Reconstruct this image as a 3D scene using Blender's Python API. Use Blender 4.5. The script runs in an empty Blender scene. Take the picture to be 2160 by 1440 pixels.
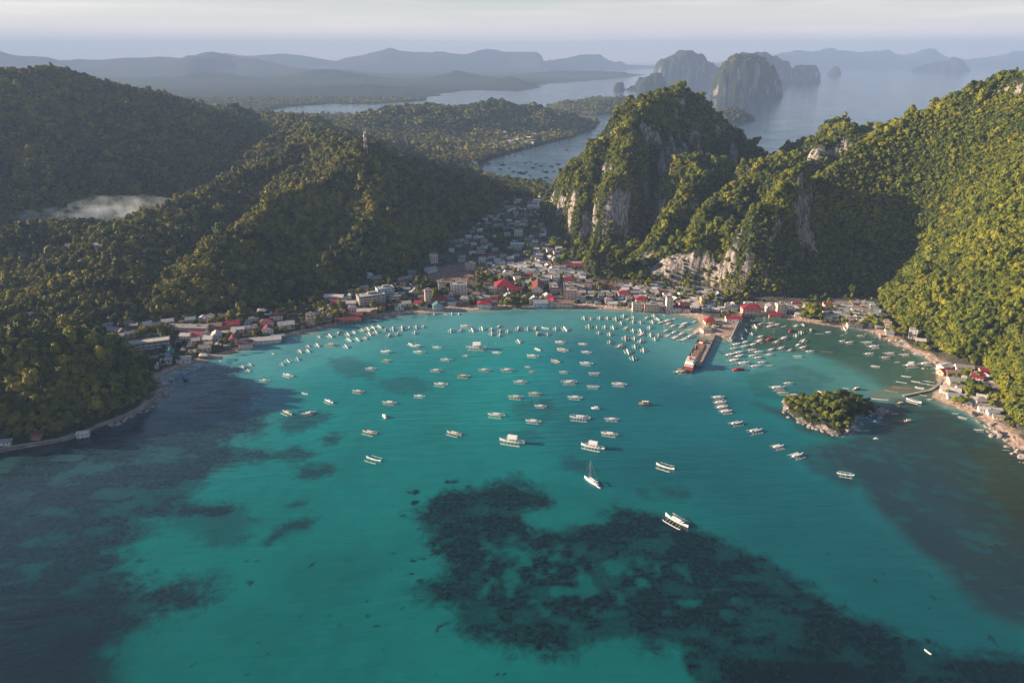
import bpy, bmesh, math, random
import numpy as np
from mathutils import Vector, Matrix
R = math.radians
random.seed(7); rng = np.random.default_rng(11)
sc = bpy.context.scene
# ---------------------------------------------------------------- camera, sky, sun, exposure
CAM_H = 300.0; PITCH = R(21.9); FPX = 1500.0
cam = bpy.data.cameras.new("camera"); camo = bpy.data.objects.new("camera", cam); sc.collection.objects.link(camo)
camo.location = (0, 0, CAM_H); camo.rotation_euler = (math.pi/2 - PITCH, 0, 0)
cam.sensor_width = 36; cam.lens = 36*FPX/2160; cam.clip_start = 1; cam.clip_end = 120000
sc.camera = camo
SUN_EL = 16.0; SUN_AZ = 6.0          # azimuth: degrees beyond due left (-X) towards +Y
w = bpy.data.worlds.new("World"); sc.world = w; w.use_nodes = True
nt = w.node_tree; bg = nt.nodes["Background"]
sky = nt.nodes.new("ShaderNodeTexSky"); sky.sky_type = 'NISHITA'; sky.sun_disc = False
sky.sun_elevation = R(SUN_EL); sky.altitude = 0; sky.air_density = 1.0; sky.dust_density = 0.6; sky.ozone_density = 2.5
sd = Vector((-math.cos(R(SUN_AZ))*math.cos(R(SUN_EL)), math.sin(R(SUN_AZ))*math.cos(R(SUN_EL)), math.sin(R(SUN_EL))))
sky.sun_rotation = math.atan2(sd.x, sd.y)
def N(t, ty, **kw):
    n = t.nodes.new(ty)
    for k, v in kw.items(): setattr(n, k, v)
    return n
# thin cirrus streaks high in the sky
tc = N(nt, "ShaderNodeTexCoord"); mp = N(nt, "ShaderNodeMapping"); mp.inputs['Scale'].default_value = (1.6, 1.6, 34); mp.inputs['Rotation'].default_value = (0, R(1.2), 0)
no = N(nt, "ShaderNodeTexNoise"); no.inputs['Scale'].default_value = 2.2; no.inputs['Detail'].default_value = 5; no.inputs['Distortion'].default_value = .4
cr = N(nt, "ShaderNodeValToRGB"); cr.color_ramp.elements[0].position = .45; cr.color_ramp.elements[1].position = .72
mul = N(nt, "ShaderNodeMath", operation='MULTIPLY'); mul.inputs[1].default_value = .35
mx = N(nt, "ShaderNodeMix", data_type='RGBA'); mx.inputs['B'].default_value = (14.5, 12.2, 11.0, 1)
nt.links.new(tc.outputs['Generated'], mp.inputs['Vector']); nt.links.new(mp.outputs[0], no.inputs['Vector'])
nt.links.new(no.outputs[0], cr.inputs[0]); nt.links.new(cr.outputs[0], mul.inputs[0]); pass
sx_ = N(nt, "ShaderNodeSeparateXYZ"); nt.links.new(tc.outputs['Generated'], sx_.inputs[0])
vm = N(nt, "ShaderNodeMapRange"); vm.inputs['From Min'].default_value = 0; vm.inputs['From Max'].default_value = .085; vm.inputs['To Min'].default_value = .95; vm.inputs['To Max'].default_value = 0
nt.links.new(sx_.outputs['Z'], vm.inputs['Value'])
vm2 = N(nt, "ShaderNodeMapRange"); vm2.inputs['From Max'].default_value = .25; vm2.inputs['To Min'].default_value = 1; vm2.inputs['To Max'].default_value = .03; nt.links.new(sx_.outputs['Z'], vm2.inputs['Value'])
mul2 = N(nt, "ShaderNodeMath", operation='MULTIPLY'); nt.links.new(mul.outputs[0], mul2.inputs[0]); nt.links.new(vm2.outputs[0], mul2.inputs[1]); nt.links.new(mul2.outputs[0], mx.inputs['Factor'])
veil = N(nt, "ShaderNodeMix", data_type='RGBA'); veil.inputs['B'].default_value = (13.0, 10.6, 8.6, 1); nt.links.new(vm.outputs[0], veil.inputs['Factor'])
nt.links.new(sky.outputs[0], veil.inputs['A']); nt.links.new(veil.outputs['Result'], mx.inputs['A']); nt.links.new(mx.outputs['Result'], bg.inputs['Color'])
bg.inputs['Strength'].default_value = 0.05
sun = bpy.data.lights.new("sun", 'SUN'); suno = bpy.data.objects.new("sun", sun); sc.collection.objects.link(suno)
sun.energy = 5.0; sun.angle = R(0.6); sun.color = (1.0, 0.79, 0.54)
suno.rotation_euler = (-sd).to_track_quat('-Z', 'Y').to_euler()
sc.view_settings.view_transform = 'Standard'; sc.view_settings.look = 'None'; sc.view_settings.exposure = 1.5; sc.view_settings.gamma = 1.0
sc.cycles.max_bounces = 5; sc.cycles.diffuse_bounces = 2; sc.cycles.glossy_bounces = 2; sc.cycles.transmission_bounces = 2
sc.cycles.volume_bounces = 1; sc.cycles.transparent_max_bounces = 6; sc.cycles.caustics_reflective = False; sc.cycles.caustics_refractive = False
sc.cycles.use_denoising = True
# ---------------------------------------------------------------- helpers
cp, sp = math.cos(PITCH), math.sin(PITCH)
def at(px, py, Y):
    """world point at distance Y seen at photo position (px, py)"""
    dx = (px-1080)/FPX; dy = (720-py)/FPX
    t = Y/(cp+dy*sp)
    return (dx*t, Y, CAM_H+t*(-sp+dy*cp))
def gr(px, py, z=0.0):
    dx = (px-1080)/FPX; dy = (720-py)/FPX
    t = (CAM_H-z)/(sp-dy*cp)
    return (dx*t, t*(cp+dy*sp))
def hashn(ix, iy, seed):
    h = (ix*374761393 + iy*668265263 + seed*1442695041) & 0xffffffff
    h = ((h ^ (h >> 13))*1274126177) & 0xffffffff
    h = ((h ^ (h >> 16))*2246822519) & 0xffffffff
    return (h ^ (h >> 15)).astype(np.float64)/4294967295.0
def vnoise(x, y, seed=0):
    ix = np.floor(x).astype(np.int64); iy = np.floor(y).astype(np.int64); fx = x-ix; fy = y-iy
    ux = fx*fx*fx*(fx*(fx*6-15)+10); uy = fy*fy*fy*(fy*(fy*6-15)+10)
    a = hashn(ix, iy, seed); b = hashn(ix+1, iy, seed); c = hashn(ix, iy+1, seed); d = hashn(ix+1, iy+1, seed)
    return (a+(b-a)*ux+(c-a)*uy+(a-b-c+d)*ux*uy)*2-1
def fbm(x, y, s, o=4, seed=0):
    x = np.asarray(x, float)/s; y = np.asarray(y, float)/s; v = 0; a = 1; t = 0
    for i in range(o):
        v = v + a*vnoise(x+i*17.3, y-i*9.1, seed+i); t += a; a *= .5; x = x*2.03; y = y*2.03
    return v/t
def sstep(a, b, x):
    t = np.clip((x-a)/(b-a), 0, 1); return t*t*(3-2*t)
def inpoly(x, y, P):
    r = np.zeros(np.shape(x), bool); n = len(P)
    for i in range(n):
        x1, y1 = P[i]; x2, y2 = P[(i+1) % n]
        if y1 == y2: continue
        c = ((y1 > y) != (y2 > y)) & (x < (x2-x1)*(y-y1)/(y2-y1)+x1); r ^= c
    return r
def segdist(x, y, P, closed=True):
    d = np.full(np.shape(x), 1e9); n = len(P)
    for i in range(n if closed else n-1):
        x1, y1 = P[i]; x2, y2 = P[(i+1) % n]; dx, dy = x2-x1, y2-y1
        t = np.clip(((x-x1)*dx+(y-y1)*dy)/(dx*dx+dy*dy+1e-9), 0, 1)
        d = np.minimum(d, np.hypot(x-x1-t*dx, y-y1-t*dy))
    return d
def sdf(x, y, P):                                   # positive inside
    d = segdist(x, y, P); return np.where(inpoly(x, y, P), d, -d)
def tag(o, label=None, cat=None, group=None, kind=None):
    if label: o['label'] = label
    if cat: o['category'] = cat
    if group: o['group'] = group
    if kind: o['kind'] = kind
    return o
COL = sc.collection.objects
def mesh_np(name, V, F, mats=(), smooth=False):
    m = bpy.data.meshes.new(name); V = np.asarray(V, np.float32); F = np.asarray(F, np.int32)
    k = F.shape[1]
    m.vertices.add(len(V)); m.vertices.foreach_set('co', V.ravel())
    m.loops.add(F.size); m.loops.foreach_set('vertex_index', F.ravel())
    m.polygons.add(len(F)); m.polygons.foreach_set('loop_start', np.arange(len(F), dtype=np.int32)*k)
    m.update(calc_edges=True)
    if smooth: m.polygons.foreach_set('use_smooth', np.ones(len(F), bool))
    for mt in mats: m.materials.append(mt)
    return m
def link(name, me, parent=None, loc=None, rotz=None):
    o = bpy.data.objects.new(name, me); COL.link(o)
    if parent is not None: o.parent = parent
    if loc is not None: o.location = loc
    if rotz is not None: o.rotation_euler = (0, 0, rotz)
    return o
def fattr(me, name, arr):
    a = me.attributes.new(name, 'FLOAT', 'POINT'); a.data.foreach_set('value', np.asarray(arr, np.float32).ravel())
def cattr(me, name, arr):
    a = me.attributes.new(name, 'FLOAT_COLOR', 'POINT'); c = np.ones((len(arr), 4), np.float32); c[:, :3] = arr
    a.data.foreach_set('color', c.ravel())
def gridmesh(name, x0, x1, y0, y1, st, zf, mats, keep=None):
    xs = np.arange(x0, x1+st*.5, st); ys = np.arange(y0, y1+st*.5, st); X, Y = np.meshgrid(xs, ys)
    x, y = X.ravel(), Y.ravel(); z = zf(x, y)
    nx, ny = len(xs), len(ys); i = np.arange(nx*ny).reshape(ny, nx)
    F = np.stack([i[:-1, :-1].ravel(), i[:-1, 1:].ravel(), i[1:, 1:].ravel(), i[1:, :-1].ravel()], 1)
    if keep is not None:
        kp = keep(x, y, z); F = F[kp[F].any(1)]
        u = np.unique(F); mp_ = np.full(len(x), -1); mp_[u] = np.arange(len(u)); F = mp_[F]; x, y, z = x[u], y[u], z[u]
    me = mesh_np(name, np.stack([x, y, z], 1), F, mats, True)
    return me, x, y, z, F
def mat(name, col, rough=.8, spec=.3, metal=0):
    m = bpy.data.materials.new(name); m.use_nodes = True; b = m.node_tree.nodes['Principled BSDF']
    b.inputs['Base Color'].default_value = (*col, 1); b.inputs['Roughness'].default_value = rough
    b.inputs['Specular IOR Level'].default_value = spec; b.inputs['Metallic'].default_value = metal
    return m
def worn(name, col, rough=.75, sc_=1.5, amt=.25, dirt=(.18, .15, .12)):
    """painted or weathered surface with blotches of dirt and a little colour noise"""
    m = mat(name, col, rough); t = m.node_tree; b = t.nodes['Principled BSDF']
    c = N(t, "ShaderNodeTexCoord"); n = N(t, "ShaderNodeTexNoise"); n.inputs['Scale'].default_value = sc_; n.inputs['Detail'].default_value = 4
    oi = N(t, "ShaderNodeObjectInfo"); ad = N(t, "ShaderNodeVectorMath", operation='ADD')
    r = N(t, "ShaderNodeValToRGB"); r.color_ramp.elements[0].position = .45; r.color_ramp.elements[1].position = .75
    mu = N(t, "ShaderNodeMath", operation='MULTIPLY'); mu.inputs[1].default_value = amt*2
    x = N(t, "ShaderNodeMix", data_type='RGBA'); x.inputs['A'].default_value = (*col, 1); x.inputs['B'].default_value = (*dirt, 1)
    t.links.new(c.outputs['Object'], ad.inputs[0]); t.links.new(oi.outputs['Random'], ad.inputs[1]); t.links.new(ad.outputs[0], n.inputs['Vector'])
    t.links.new(n.outputs[0], r.inputs[0]); t.links.new(r.outputs[0], mu.inputs[0]); t.links.new(mu.outputs[0], x.inputs['Factor'])
    t.links.new(x.outputs['Result'], b.inputs['Base Color'])
    return m
# ---------------------------------------------------------------- terrain
# coast of the bay, left to right, then round the back of the land
COAST = [gr(*p) for p in [(-160,985),(0,953),(60,943),(120,934),(172,920),(215,899),(262,885),(305,863),(338,838),(350,822),(343,808),(338,797),(358,786),(400,769),(440,756),(480,747),(520,734),(600,711),(660,699),(720,684),(780,671),(860,662),(940,657),(1020,653),(1100,650),(1180,649),(1260,651),(1340,655),(1400,660),(1440,665),(1466,671),(1482,684),(1462,695),(1455,699),(1480,706),(1500,713),(1542,716),(1549,697),(1558,680),(1567,666),(1620,668),(1655,672),(1690,678),(1760,688),(1830,698),(1868,716),(1900,731),(1938,749),(1968,766),(1984,784),(1974,800),(1983,818),(1962,836),(1990,850),(2038,868),(2080,891),(2110,922),(2170,972),(2300,1100)]]
COAST = [(-1900, 470)]+COAST+[(1900, 300), (1900, 1500), (1500, 1650), (1000, 1720), (650, 1760), (350, 1740), (170, 1745)]
COAST += [gr(*p) for p in [(1180,394),(1120,390),(1080,382),(1040,375),(1012,361),(1014,349),(1040,334),(1100,317),(1160,301),(1210,289),(1240,275),(1268,258),(1225,249),(1100,247),(900,244),(780,250),(690,250),(600,243),(560,238)]]
COAST += [(-2400, 4400), (-9000, 4600), (-9000, 470)]
FARCOAST = [(-30000, 4500), (-2400, 4450)]+[gr(*p) for p in [(545,236),(620,223),(700,218),(790,219),(900,211),(905,204),(960,193),(1010,190),(1095,193),(1132,187),(1128,180),(1200,173),(1290,167),(1360,158),(1300,152),(1130,153),(1100,147),(1400,143),(1700,141),(1900,140),(2160,140),(2600,139)]]+[(30000, 60000), (-30000, 60000)]
SPIT = [gr(*p) for p in [(600,252),(640,241),(700,241),(790,244),(800,252),(700,258)]]
ISLE2 = [gr(*p) for p in [(1150,224),(1200,240),(1260,243),(1300,236),(1345,226),(1330,214),(1240,214)]]
# ridges: list of (photo x, photo y, distance), half width, profile powers (a, b), karst?
CAN = 7.0
def ridge(pts, wd, a=1.25, b=1.0, karst=0, can=CAN):
    P = [at(px, py, Y) for px, py, Y in pts]
    ws = wd if isinstance(wd, (list, tuple)) else [wd]*len(P)
    return ([(p[0], p[1], p[2]-can, ww) for p, ww in zip(P, ws)], a, b, karst)
FEAT = [
 # big shaded mountain on the left and the saddle beyond
 ridge([(-420,200,1500),(-200,160,1700),(0,152,1850),(50,158,1900),(90,152,1950),(140,164,2000),(200,180,2100),(260,194,2200),(330,208,2350),(400,227,2550),(450,238,2750),(505,245,2950)], [700,700,640,620,620,600,600,580,560,520,460,380], 1.15),
 ridge([(505,250,2800),(545,240,2600),(570,237,2500),(610,248,2300),(650,270,2000),(690,292,1700)], [300,300,300,300,300,300], 1.3, 1, 0, 14),
 # tower hill
 ridge([(650,272,1950),(690,296,1600),(740,308,1420),(775,322,1300),(840,338,1260),(900,364,1220),(960,394,1200),(1020,428,1190),(1062,478,1180)], [210,220,215,215,210,190,165,130,95], 1.15),
 ridge([(700,300,1550),(620,325,1500),(560,350,1440),(470,398,1340),(400,430,1260),(330,464,1170),(260,500,1080),(218,536,990),(186,600,890),(180,650,820)], [170,150,138,130,125,118,110,98,82,66], 1.25),
 ridge([(775,325,1290),(730,355,1240),(680,390,1190),(600,424,1110),(530,470,1030),(470,522,950),(440,570,880),(490,630,825)], [170,125,115,105,95,86,74,56], 1.25),
 ridge([(775,325,1290),(800,380,1200),(790,450,1100),(740,520,1000)], [190,150,120,80], 1.15),
 ridge([(880,360,1230),(930,430,1160),(930,500,1080)], [160,140,90], 1.1),
 # wooded knoll bottom left, low hills behind it
 ridge([(-220,690,650),(-80,700,640),(0,708,630),(80,709,620),(150,730,615),(230,757,610),(285,782,612),(318,812,606)], [125,125,120,118,112,100,85,60], 1.9),
 ridge([(30,492,1130),(80,480,1150),(130,479,1150),(200,492,1140)], 110, 1.5),
 ridge([(-100,594,990),(40,578,1000),(120,580,990),(185,588,980)], 90, 1.3),
 # hills between the two bays
 ridge([(700,290,2500),(740,264,2800),(800,241,3000),(850,227,3100),(900,221,3150),(950,234,3200),(985,224,3200),(1040,213,3250),(1090,226,3250),(1130,223,3300),(1180,233,3350),(1235,256,3400)], [320,330,350,360,360,350,340,330,300,260,200,120], 1.25, 1, 0, 11),
 ridge([(640,300,2150),(760,318,2100),(860,338,2050),(930,372,1900)], [260,240,200,120], 1.3),
 ridge([(1150,224,4300),(1200,216,4400),(1260,209,4500),(1310,205,4600),(1343,219,4600)], [250,280,300,300,200], 1.4),
 # the limestone massif behind the town
 ridge([(1184,415,1290),(1196,368,1290),(1222,352,1290),(1264,338,1300),(1300,305,1310),(1344,230,1340),(1370,220,1380),(1405,210,1420),(1440,202,1440),(1474,216,1440),(1500,262,1430),(1558,302,1420),(1620,345,1400),(1680,318,1370),(1740,280,1320),(1785,276,1300),(1840,298,1280),(1882,284,1250)], [44,52,58,62,68,88,100,104,98,76,62,56,52,60,72,80,90,105], 2.0, .62, 1, 2),
 ridge([(1882,284,1250),(1930,256,1200),(1985,266,1150),(2012,232,1100),(2060,226,1060),(2110,184,1010),(2160,166,960),(2300,110,880),(2500,100,800)], [140,130,110,150,180,260,380,450,450], 1.3, 1.0, 1, 2),
 ridge([(1335,230,1335),(1328,268,1290),(1318,308,1250),(1305,350,1215),(1294,385,1190)], [56,58,58,52,40], 1.9, .55, 1),
 ridge([(1262,310,1290),(1240,370,1240),(1215,410,1210)], [50,44,34], 1.9, .55, 1),
 ridge([(1232,400,1215),(1226,430,1195)], [30,24], 1.9, .55, 1),
 ridge([(1248,520,1000),(1266,528,985),(1282,560,960)], [26,30,22], 1.9, .55, 1),
 ridge([(1425,345,1200),(1470,333,1200),(1500,345,1195),(1540,365,1190)], [40,48,46,36], 1.9, .55, 1),
 ridge([(1470,340,1195),(1452,400,1130),(1425,440,1090),(1400,470,1060)], [42,40,36,30], 1.9, .55, 1),
 ridge([(1575,355,1160),(1612,358,1165),(1645,342,1150),(1672,341,1150),(1694,352,1150),(1706,400,1150),(1712,440,1150)], [30,38,50,54,48,40,34], 1.9, .55, 1),
 ridge([(1640,348,1145),(1592,386,1115),(1550,410,1085),(1505,448,1045),(1470,490,1010),(1438,522,985)], [56,56,54,52,50,40], 1.9, .55, 1),
 ridge([(1372,520,1045),(1388,502,1040),(1408,512,1035)], [26,30,24], 1.9, .55, 1),
 ridge([(1380,556,990),(1420,545,985),(1465,540,978),(1508,545,966),(1530,572,945),(1546,596,925)], [26,32,36,36,30,20], 5.5, 1, 1),
 ridge([(1604,545,935),(1622,530,930),(1640,548,930),(1650,570,925)], [24,32,28,20], 1.9, .55, 1),
 ridge([(1585,570,930),(1560,585,935)], [26,20], 2.6, 1, 1),
 ridge([(1672,510,985),(1700,496,985),(1735,490,985),(1775,496,985),(1800,520,985)], [36,50,56,54,40], 1.9, .55, 1),
 ridge([(1925,262,1195),(1885,345,1110),(1856,425,1020),(1852,510,940),(1872,590,865),(1930,650,800)], [150,135,120,105,90,70], 1.5, 1, 1),
 ridge([(2012,222,1095),(1990,330,990),(1960,450,880),(1960,560,790),(2000,650,720)], [160,150,130,110,80], 1.4, 1, 1),
 ridge([(2110,175,1005),(2100,300,880),(2100,450,760),(2110,600,670),(2120,720,610)], [170,160,150,125,90], 1.4, 1, 1),
]
def feats_z(x, y, feats=None):
    n1 = fbm(x, y, 130, 4, 3); n2 = fbm(x, y, 130, 4, 31); k1 = fbm(x, y, 42, 4, 5); k2 = fbm(x, y, 42, 4, 51)
    z = np.zeros(np.shape(x)); br = fbm(x, y, 60, 4, 77)
    kn = fbm(x, y, 26, 3, 88)*1.6; rg = 1-np.abs(fbm(x, y, 210, 3, 89))*3.2
    for pts, a, b, karst in (FEAT if feats is None else feats):
        xs = [p[0] for p in pts]; ys = [p[1] for p in pts]; W = max(p[3] for p in pts)*1.35+30
        m = (x > min(xs)-W) & (x < max(xs)+W) & (y > min(ys)-W) & (y < max(ys)+W)
        if not m.any(): continue
        wm = np.mean([p[3] for p in pts])
        amp = (10 if karst else min(38, wm*.14)); ka = (min(15, wm*.17) if karst else min(9, wm*.06))
        px = x[m]+n1[m]*amp+k1[m]*ka; py = y[m]+n2[m]*amp+k2[m]*ka
        best = np.zeros(px.shape); un = np.ones(px.shape)
        for i in range(len(pts)-1 if len(pts) > 1 else 1):
            x1, y1, h1, w1 = pts[i]; x2, y2, h2, w2 = pts[min(i+1, len(pts)-1)]
            dx, dy = x2-x1, y2-y1
            t = np.clip(((px-x1)*dx+(py-y1)*dy)/(dx*dx+dy*dy+1e-9), 0, 1)
            d = np.hypot(px-x1-t*dx, py-y1-t*dy); h = h1+(h2-h1)*t; ww = w1+(w2-w1)*t
            if not karst or a < 2: ww = ww*(1+.22*br[m])
            hh = h*np.maximum(0, 1-(d/ww)**a)**b; un = np.where(hh > best, np.minimum(d/ww, 1), un); best = np.maximum(best, hh)
        # small creases and knobs that grow with height
        if karst and a > 1.55: best = best+np.minimum(best*.18, 17)*kn[m]*(.3+.7*sstep(.05, .35, un))
        else:
            if karst: best = best+np.minimum(best*.16, 15)*kn[m]*(.3+.65*sstep(.05, .35, un))
            best = best+np.minimum(best*.14, 12)*k1[m]*1.3*(.25+.75*sstep(0, .3, un))+np.minimum(best*.30, 34)*(np.maximum(rg[m], -.5)-.45)*sstep(.12, .5, un)
        zz = z[m]; k = 6.0
        z[m] = np.where(np.abs(zz-best) < k, np.maximum(zz, best)+(k-np.abs(zz-best))**2/(4*k)*(np.minimum(zz, best) > 2), np.maximum(zz, best))
    return z
TOWN_IN = [gr(*p) for p in [(345,795),(300,772),(215,700),(370,678),(560,652),(700,618),(760,600),(860,585),(900,540),(960,498),(1060,430),(1090,415),(1150,425),(1140,470),(1225,540),(1235,592),(1290,594),(1380,600),(1480,606),(1560,630),(1640,632),(1700,628),(1850,632),(1862,662),(1905,700),(1965,728),(2000,762),(2075,780),(2105,830),(2120,880),(2200,960),(2200,1000),(1900,1000),(1960,850),(1960,760),(1820,700),(1560,690),(1560,720),(1440,730),(1400,665),(1100,660),(860,672),(600,720)]]
def land_z(x, y):
    x = np.asarray(x, float); y = np.asarray(y, float)
    jx = x+fbm(x, y, 14, 3, 8)*2.2; jy = y+fbm(x, y, 14, 3, 9)*2.2
    s = sdf(jx, jy, COAST); near = (y < 1400).any()
    if (y > 3300).any(): s = np.maximum(s, np.maximum(sdf(x, y, SPIT), np.maximum(sdf(x, y, ISLE2), sdf(x, y, FARCOAST))))
    base = np.where(s > 0, .25+np.minimum(s*.11, 1.9)+np.clip((s-30)*.028, 0, 9)*(1+.3*fbm(x, y, 90, 3, 12)), np.maximum(s*.12, -9)-.15)
    f = feats_z(x, y)
    if near:       # the hills rise behind the shore strip and the town
        tw = np.maximum(-sdf(jx, jy, TOWN_IN), 0)
        left = sstep(0, -60, x); right = sstep(330, 420, x)
        st = 5.0*(1-left)*(1-right)+left*.75+right*1.35; sh = 3.0*(1-left)*(1-right)+left*1.0+right*1.0
        off = 14*(1-left)+9*left
        cap = np.minimum(tw*st+np.where(tw > 0, 1, 0), np.maximum(s-off, 0)*sh)
        kk = 12.0; f = np.where(cap < 250, f-np.where(np.abs(f-cap) < kk, (kk-np.abs(f-cap))**2/(4*kk), 0)-np.maximum(f-cap, 0), f); f = np.maximum(f, 0)
    return base+f*sstep(0, 12, s)
def far_feats(x, y, feats, rough=.85):
    z = np.zeros(x.shape); n1 = fbm(x, y, 2600, 5, 201); n2 = fbm(x, y, 2600, 5, 202); r = 1-np.abs(fbm(x, y, 1700, 5, 203))*2; n3 = fbm(x, y, 700, 4, 205)
    for pts, a, b, k in feats:
        W = max(p[3] for p in pts); px = x+n1*W*.10; py = y+n2*W*.22; best = np.zeros(x.shape)
        for i in range(len(pts)-1):
            x1, y1, h1, w1 = pts[i]; x2, y2, h2, w2 = pts[i+1]; dx, dy = x2-x1, y2-y1
            t = np.clip(((px-x1)*dx+(py-y1)*dy)/(dx*dx+dy*dy), 0, 1); d = np.hypot(px-x1-t*dx, py-y1-t*dy)
            u = np.clip(d/(w1+(w2-w1)*t), 0, 1)
            best = np.maximum(best, (h1+(h2-h1)*t)*np.maximum(0, 1-u**a)**b*(1-rough*sstep(0, .35, u)*(1-r))*(1+.20*n3))
        z = np.maximum(z, best)
    return z
def fr(pts, wd, a=1.1):
    return ridge([(p[0], p[1], p[2]) for p in pts], wd, a, 1, 0, 0)
FARF = [
 fr([(-300,92,11500),(0,109,12000),(80,121,12000),(118,131,12000),(170,127,12200),(240,124,12200),(330,119,12400),(390,122,12500),(428,111,12500),(470,122,12500),(520,126,12300),(600,140,12000),(660,152,11500)], 1700),
 fr([(440,118,17000),(560,115,16500),(640,119,16500),(700,131,16500),(740,128,16500),(780,113,16500),(812,104,16500),(840,111,16500),(930,113,16500),(980,119,16500),(1010,108,17000),(1060,107,17000),(1120,107,17000),(1150,116,17000),(1240,112,18000),(1300,108,18000),(1380,107,18000),(1440,108,18000),(1500,113,18000),(1540,125,18000),(1600,133,18000)], 1600),
 fr([(-100,150,9000),(60,156,9000),(220,166,9000),(380,168,9000),(410,154,9000),(480,158,9000),(560,169,8900),(640,158,9200),(670,147,9200),(700,150,9200),(760,166,9000),(830,172,8800)], 850),
 fr([(560,205,6700),(640,192,6800),(700,184,6800),(780,180,6900),(860,187,6800),(900,201,6600)], 700),
 fr([(930,166,9400),(970,150,9500),(1000,157,9500),(1060,169,9000)], 600),
 fr([(1045,176,8200),(1080,160,8300),(1112,170,8000),(1130,180,7700)], 420),
 fr([(1130,155,11500),(1180,151,11500),(1230,150,11500),(1300,152,11700),(1380,151,11800),(1440,155,11800)], 520),
 fr([(1600,128,21000),(1700,106,21000),(1760,100,21000),(1795,92,21000),(1840,93,21000),(1900,85,21000),(1960,84,21000),(2040,79,21000),(2100,84,21000),(2200,80,21000),(2400,75,21000),(2700,80,21000)], 3000),
 fr([(1690,128,18500),(1740,112,18500),(1790,93,18500),(1850,103,18500),(1930,122,18300),(1980,132,18000)], 1300),
 fr([(2050,100,18500),(2120,92,18500),(2220,98,18500),(2400,105,18500)], 1500),
]
# terrain materials --------------------------------------------------------
def terrain_mat(name, far=False):
    m = bpy.data.materials.new(name); m.use_nodes = True; t = m.node_tree; b = t.nodes['Principled BSDF']
    b.inputs['Roughness'].default_value = .95; b.inputs['Specular IOR Level'].default_value = .1
    g = N(t, "ShaderNodeNewGeometry")
    a = N(t, "ShaderNodeAttribute", attribute_name='tint')
    n = N(t, "ShaderNodeTexNoise"); n.inputs['Scale'].default_value = .012 if far else .25; n.inputs['Detail'].default_value = 6; n.inputs['Roughness'].default_value = .7
    t.links.new(g.outputs['Position'], n.inputs['Vector'])
    r = N(t, "ShaderNodeMapRange"); r.inputs['From Min'].default_value = .3; r.inputs['From Max'].default_value = .7; r.inputs['To Min'].default_value = .45; r.inputs['To Max'].default_value = 1.5
    t.links.new(n.outputs[0], r.inputs['Value'])
    mu = N(t, "ShaderNodeVectorMath", operation='SCALE'); t.links.new(a.outputs['Color'], mu.inputs[0]); t.links.new(r.outputs[0], mu.inputs['Scale'])
    # limestone with vertical streaks where the rock attribute is set
    ra = N(t, "ShaderNodeAttribute", attribute_name='rock')
    mp = N(t, "ShaderNodeMapping"); mp.inputs['Scale'].default_value = (.30, .30, .035) if not far else (.03, .03, .006); t.links.new(g.outputs['Position'], mp.inputs['Vector'])
    n2 = N(t, "ShaderNodeTexNoise"); n2.inputs['Scale'].default_value = 1; n2.inputs['Detail'].default_value = 7; n2.inputs['Roughness'].default_value = .65; t.links.new(mp.outputs[0], n2.inputs['Vector'])
    cr = N(t, "ShaderNodeValToRGB"); e = cr.color_ramp.elements
    e[0].position = .36; e[0].color = (.05, .05, .05, 1); e[1].position = .64; e[1].color = (.50, .43, .41, 1)
    x = e.new(.46); x.color = (.20, .17, .16, 1)
    t.links.new(n2.outputs[0], cr.inputs[0])
    nb = N(t, "ShaderNodeTexNoise"); nb.inputs['Scale'].default_value = .11 if not far else .01; nb.inputs['Detail'].default_value = 6; nb.inputs['Roughness'].default_value = .7; t.links.new(g.outputs['Position'], nb.inputs['Vector'])
    mb_ = N(t, "ShaderNodeMath", operation='MULTIPLY_ADD'); mb_.inputs[1].default_value = 1.4; t.links.new(nb.outputs[0], mb_.inputs[0]); t.links.new(ra.outputs['Fac'], mb_.inputs[2])
    mr_ = N(t, "ShaderNodeMapRange"); mr_.inputs['From Min'].default_value = 1.05; mr_.inputs['From Max'].default_value = 1.35; t.links.new(mb_.outputs[0], mr_.inputs['Value'])
    mx = N(t, "ShaderNodeMix", data_type='RGBA'); t.links.new(mr_.outputs[0], mx.inputs['Factor']); t.links.new(mu.outputs[0], mx.inputs['A']); t.links.new(cr.outputs[0], mx.inputs['B'])
    t.links.new(mx.outputs['Result'], b.inputs['Base Color'])
    bp = N(t, "ShaderNodeBump"); bp.inputs['Strength'].default_value = .9; bp.inputs['Distance'].default_value = 25 if far else 3.5
    t.links.new((n if far else n2).outputs[0], bp.inputs['Height']); t.links.new(bp.outputs[0], b.inputs['Normal'])
    return m
M_LAND = terrain_mat("forest_floor_and_rock"); M_FAR = terrain_mat("distant_hillside", True)
PX = lambda L: [gr(*p) for p in L]
TOWN = PX([(345,795),(300,772),(215,700),(215,684),(370,678),(560,652),(700,618),(760,600),(860,585),(900,540),(960,498),(1060,430),(1090,415),(1150,425),(1140,470),(1225,540),(1235,592),(1290,594),(1380,600),(1480,606),(1560,630),(1640,632),(1700,628),(1850,632),(1862,662),(1905,700),(1965,728),(2000,762),(2075,780),(2105,830),(2120,880),(2200,960),(2200,1000),(2080,900),(1960,850),(1960,760),(1820,700),(1560,690),(1560,720),(1440,730),(1400,665),(1100,660),(860,672),(600,720)])
CLEAR = PX([(905,575),(1000,562),(1012,570),(985,600),(960,608),(905,600)])
YARD = PX([(1470,690),(1500,676),(1560,676),(1545,718),(1500,714),(1465,700)])
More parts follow.
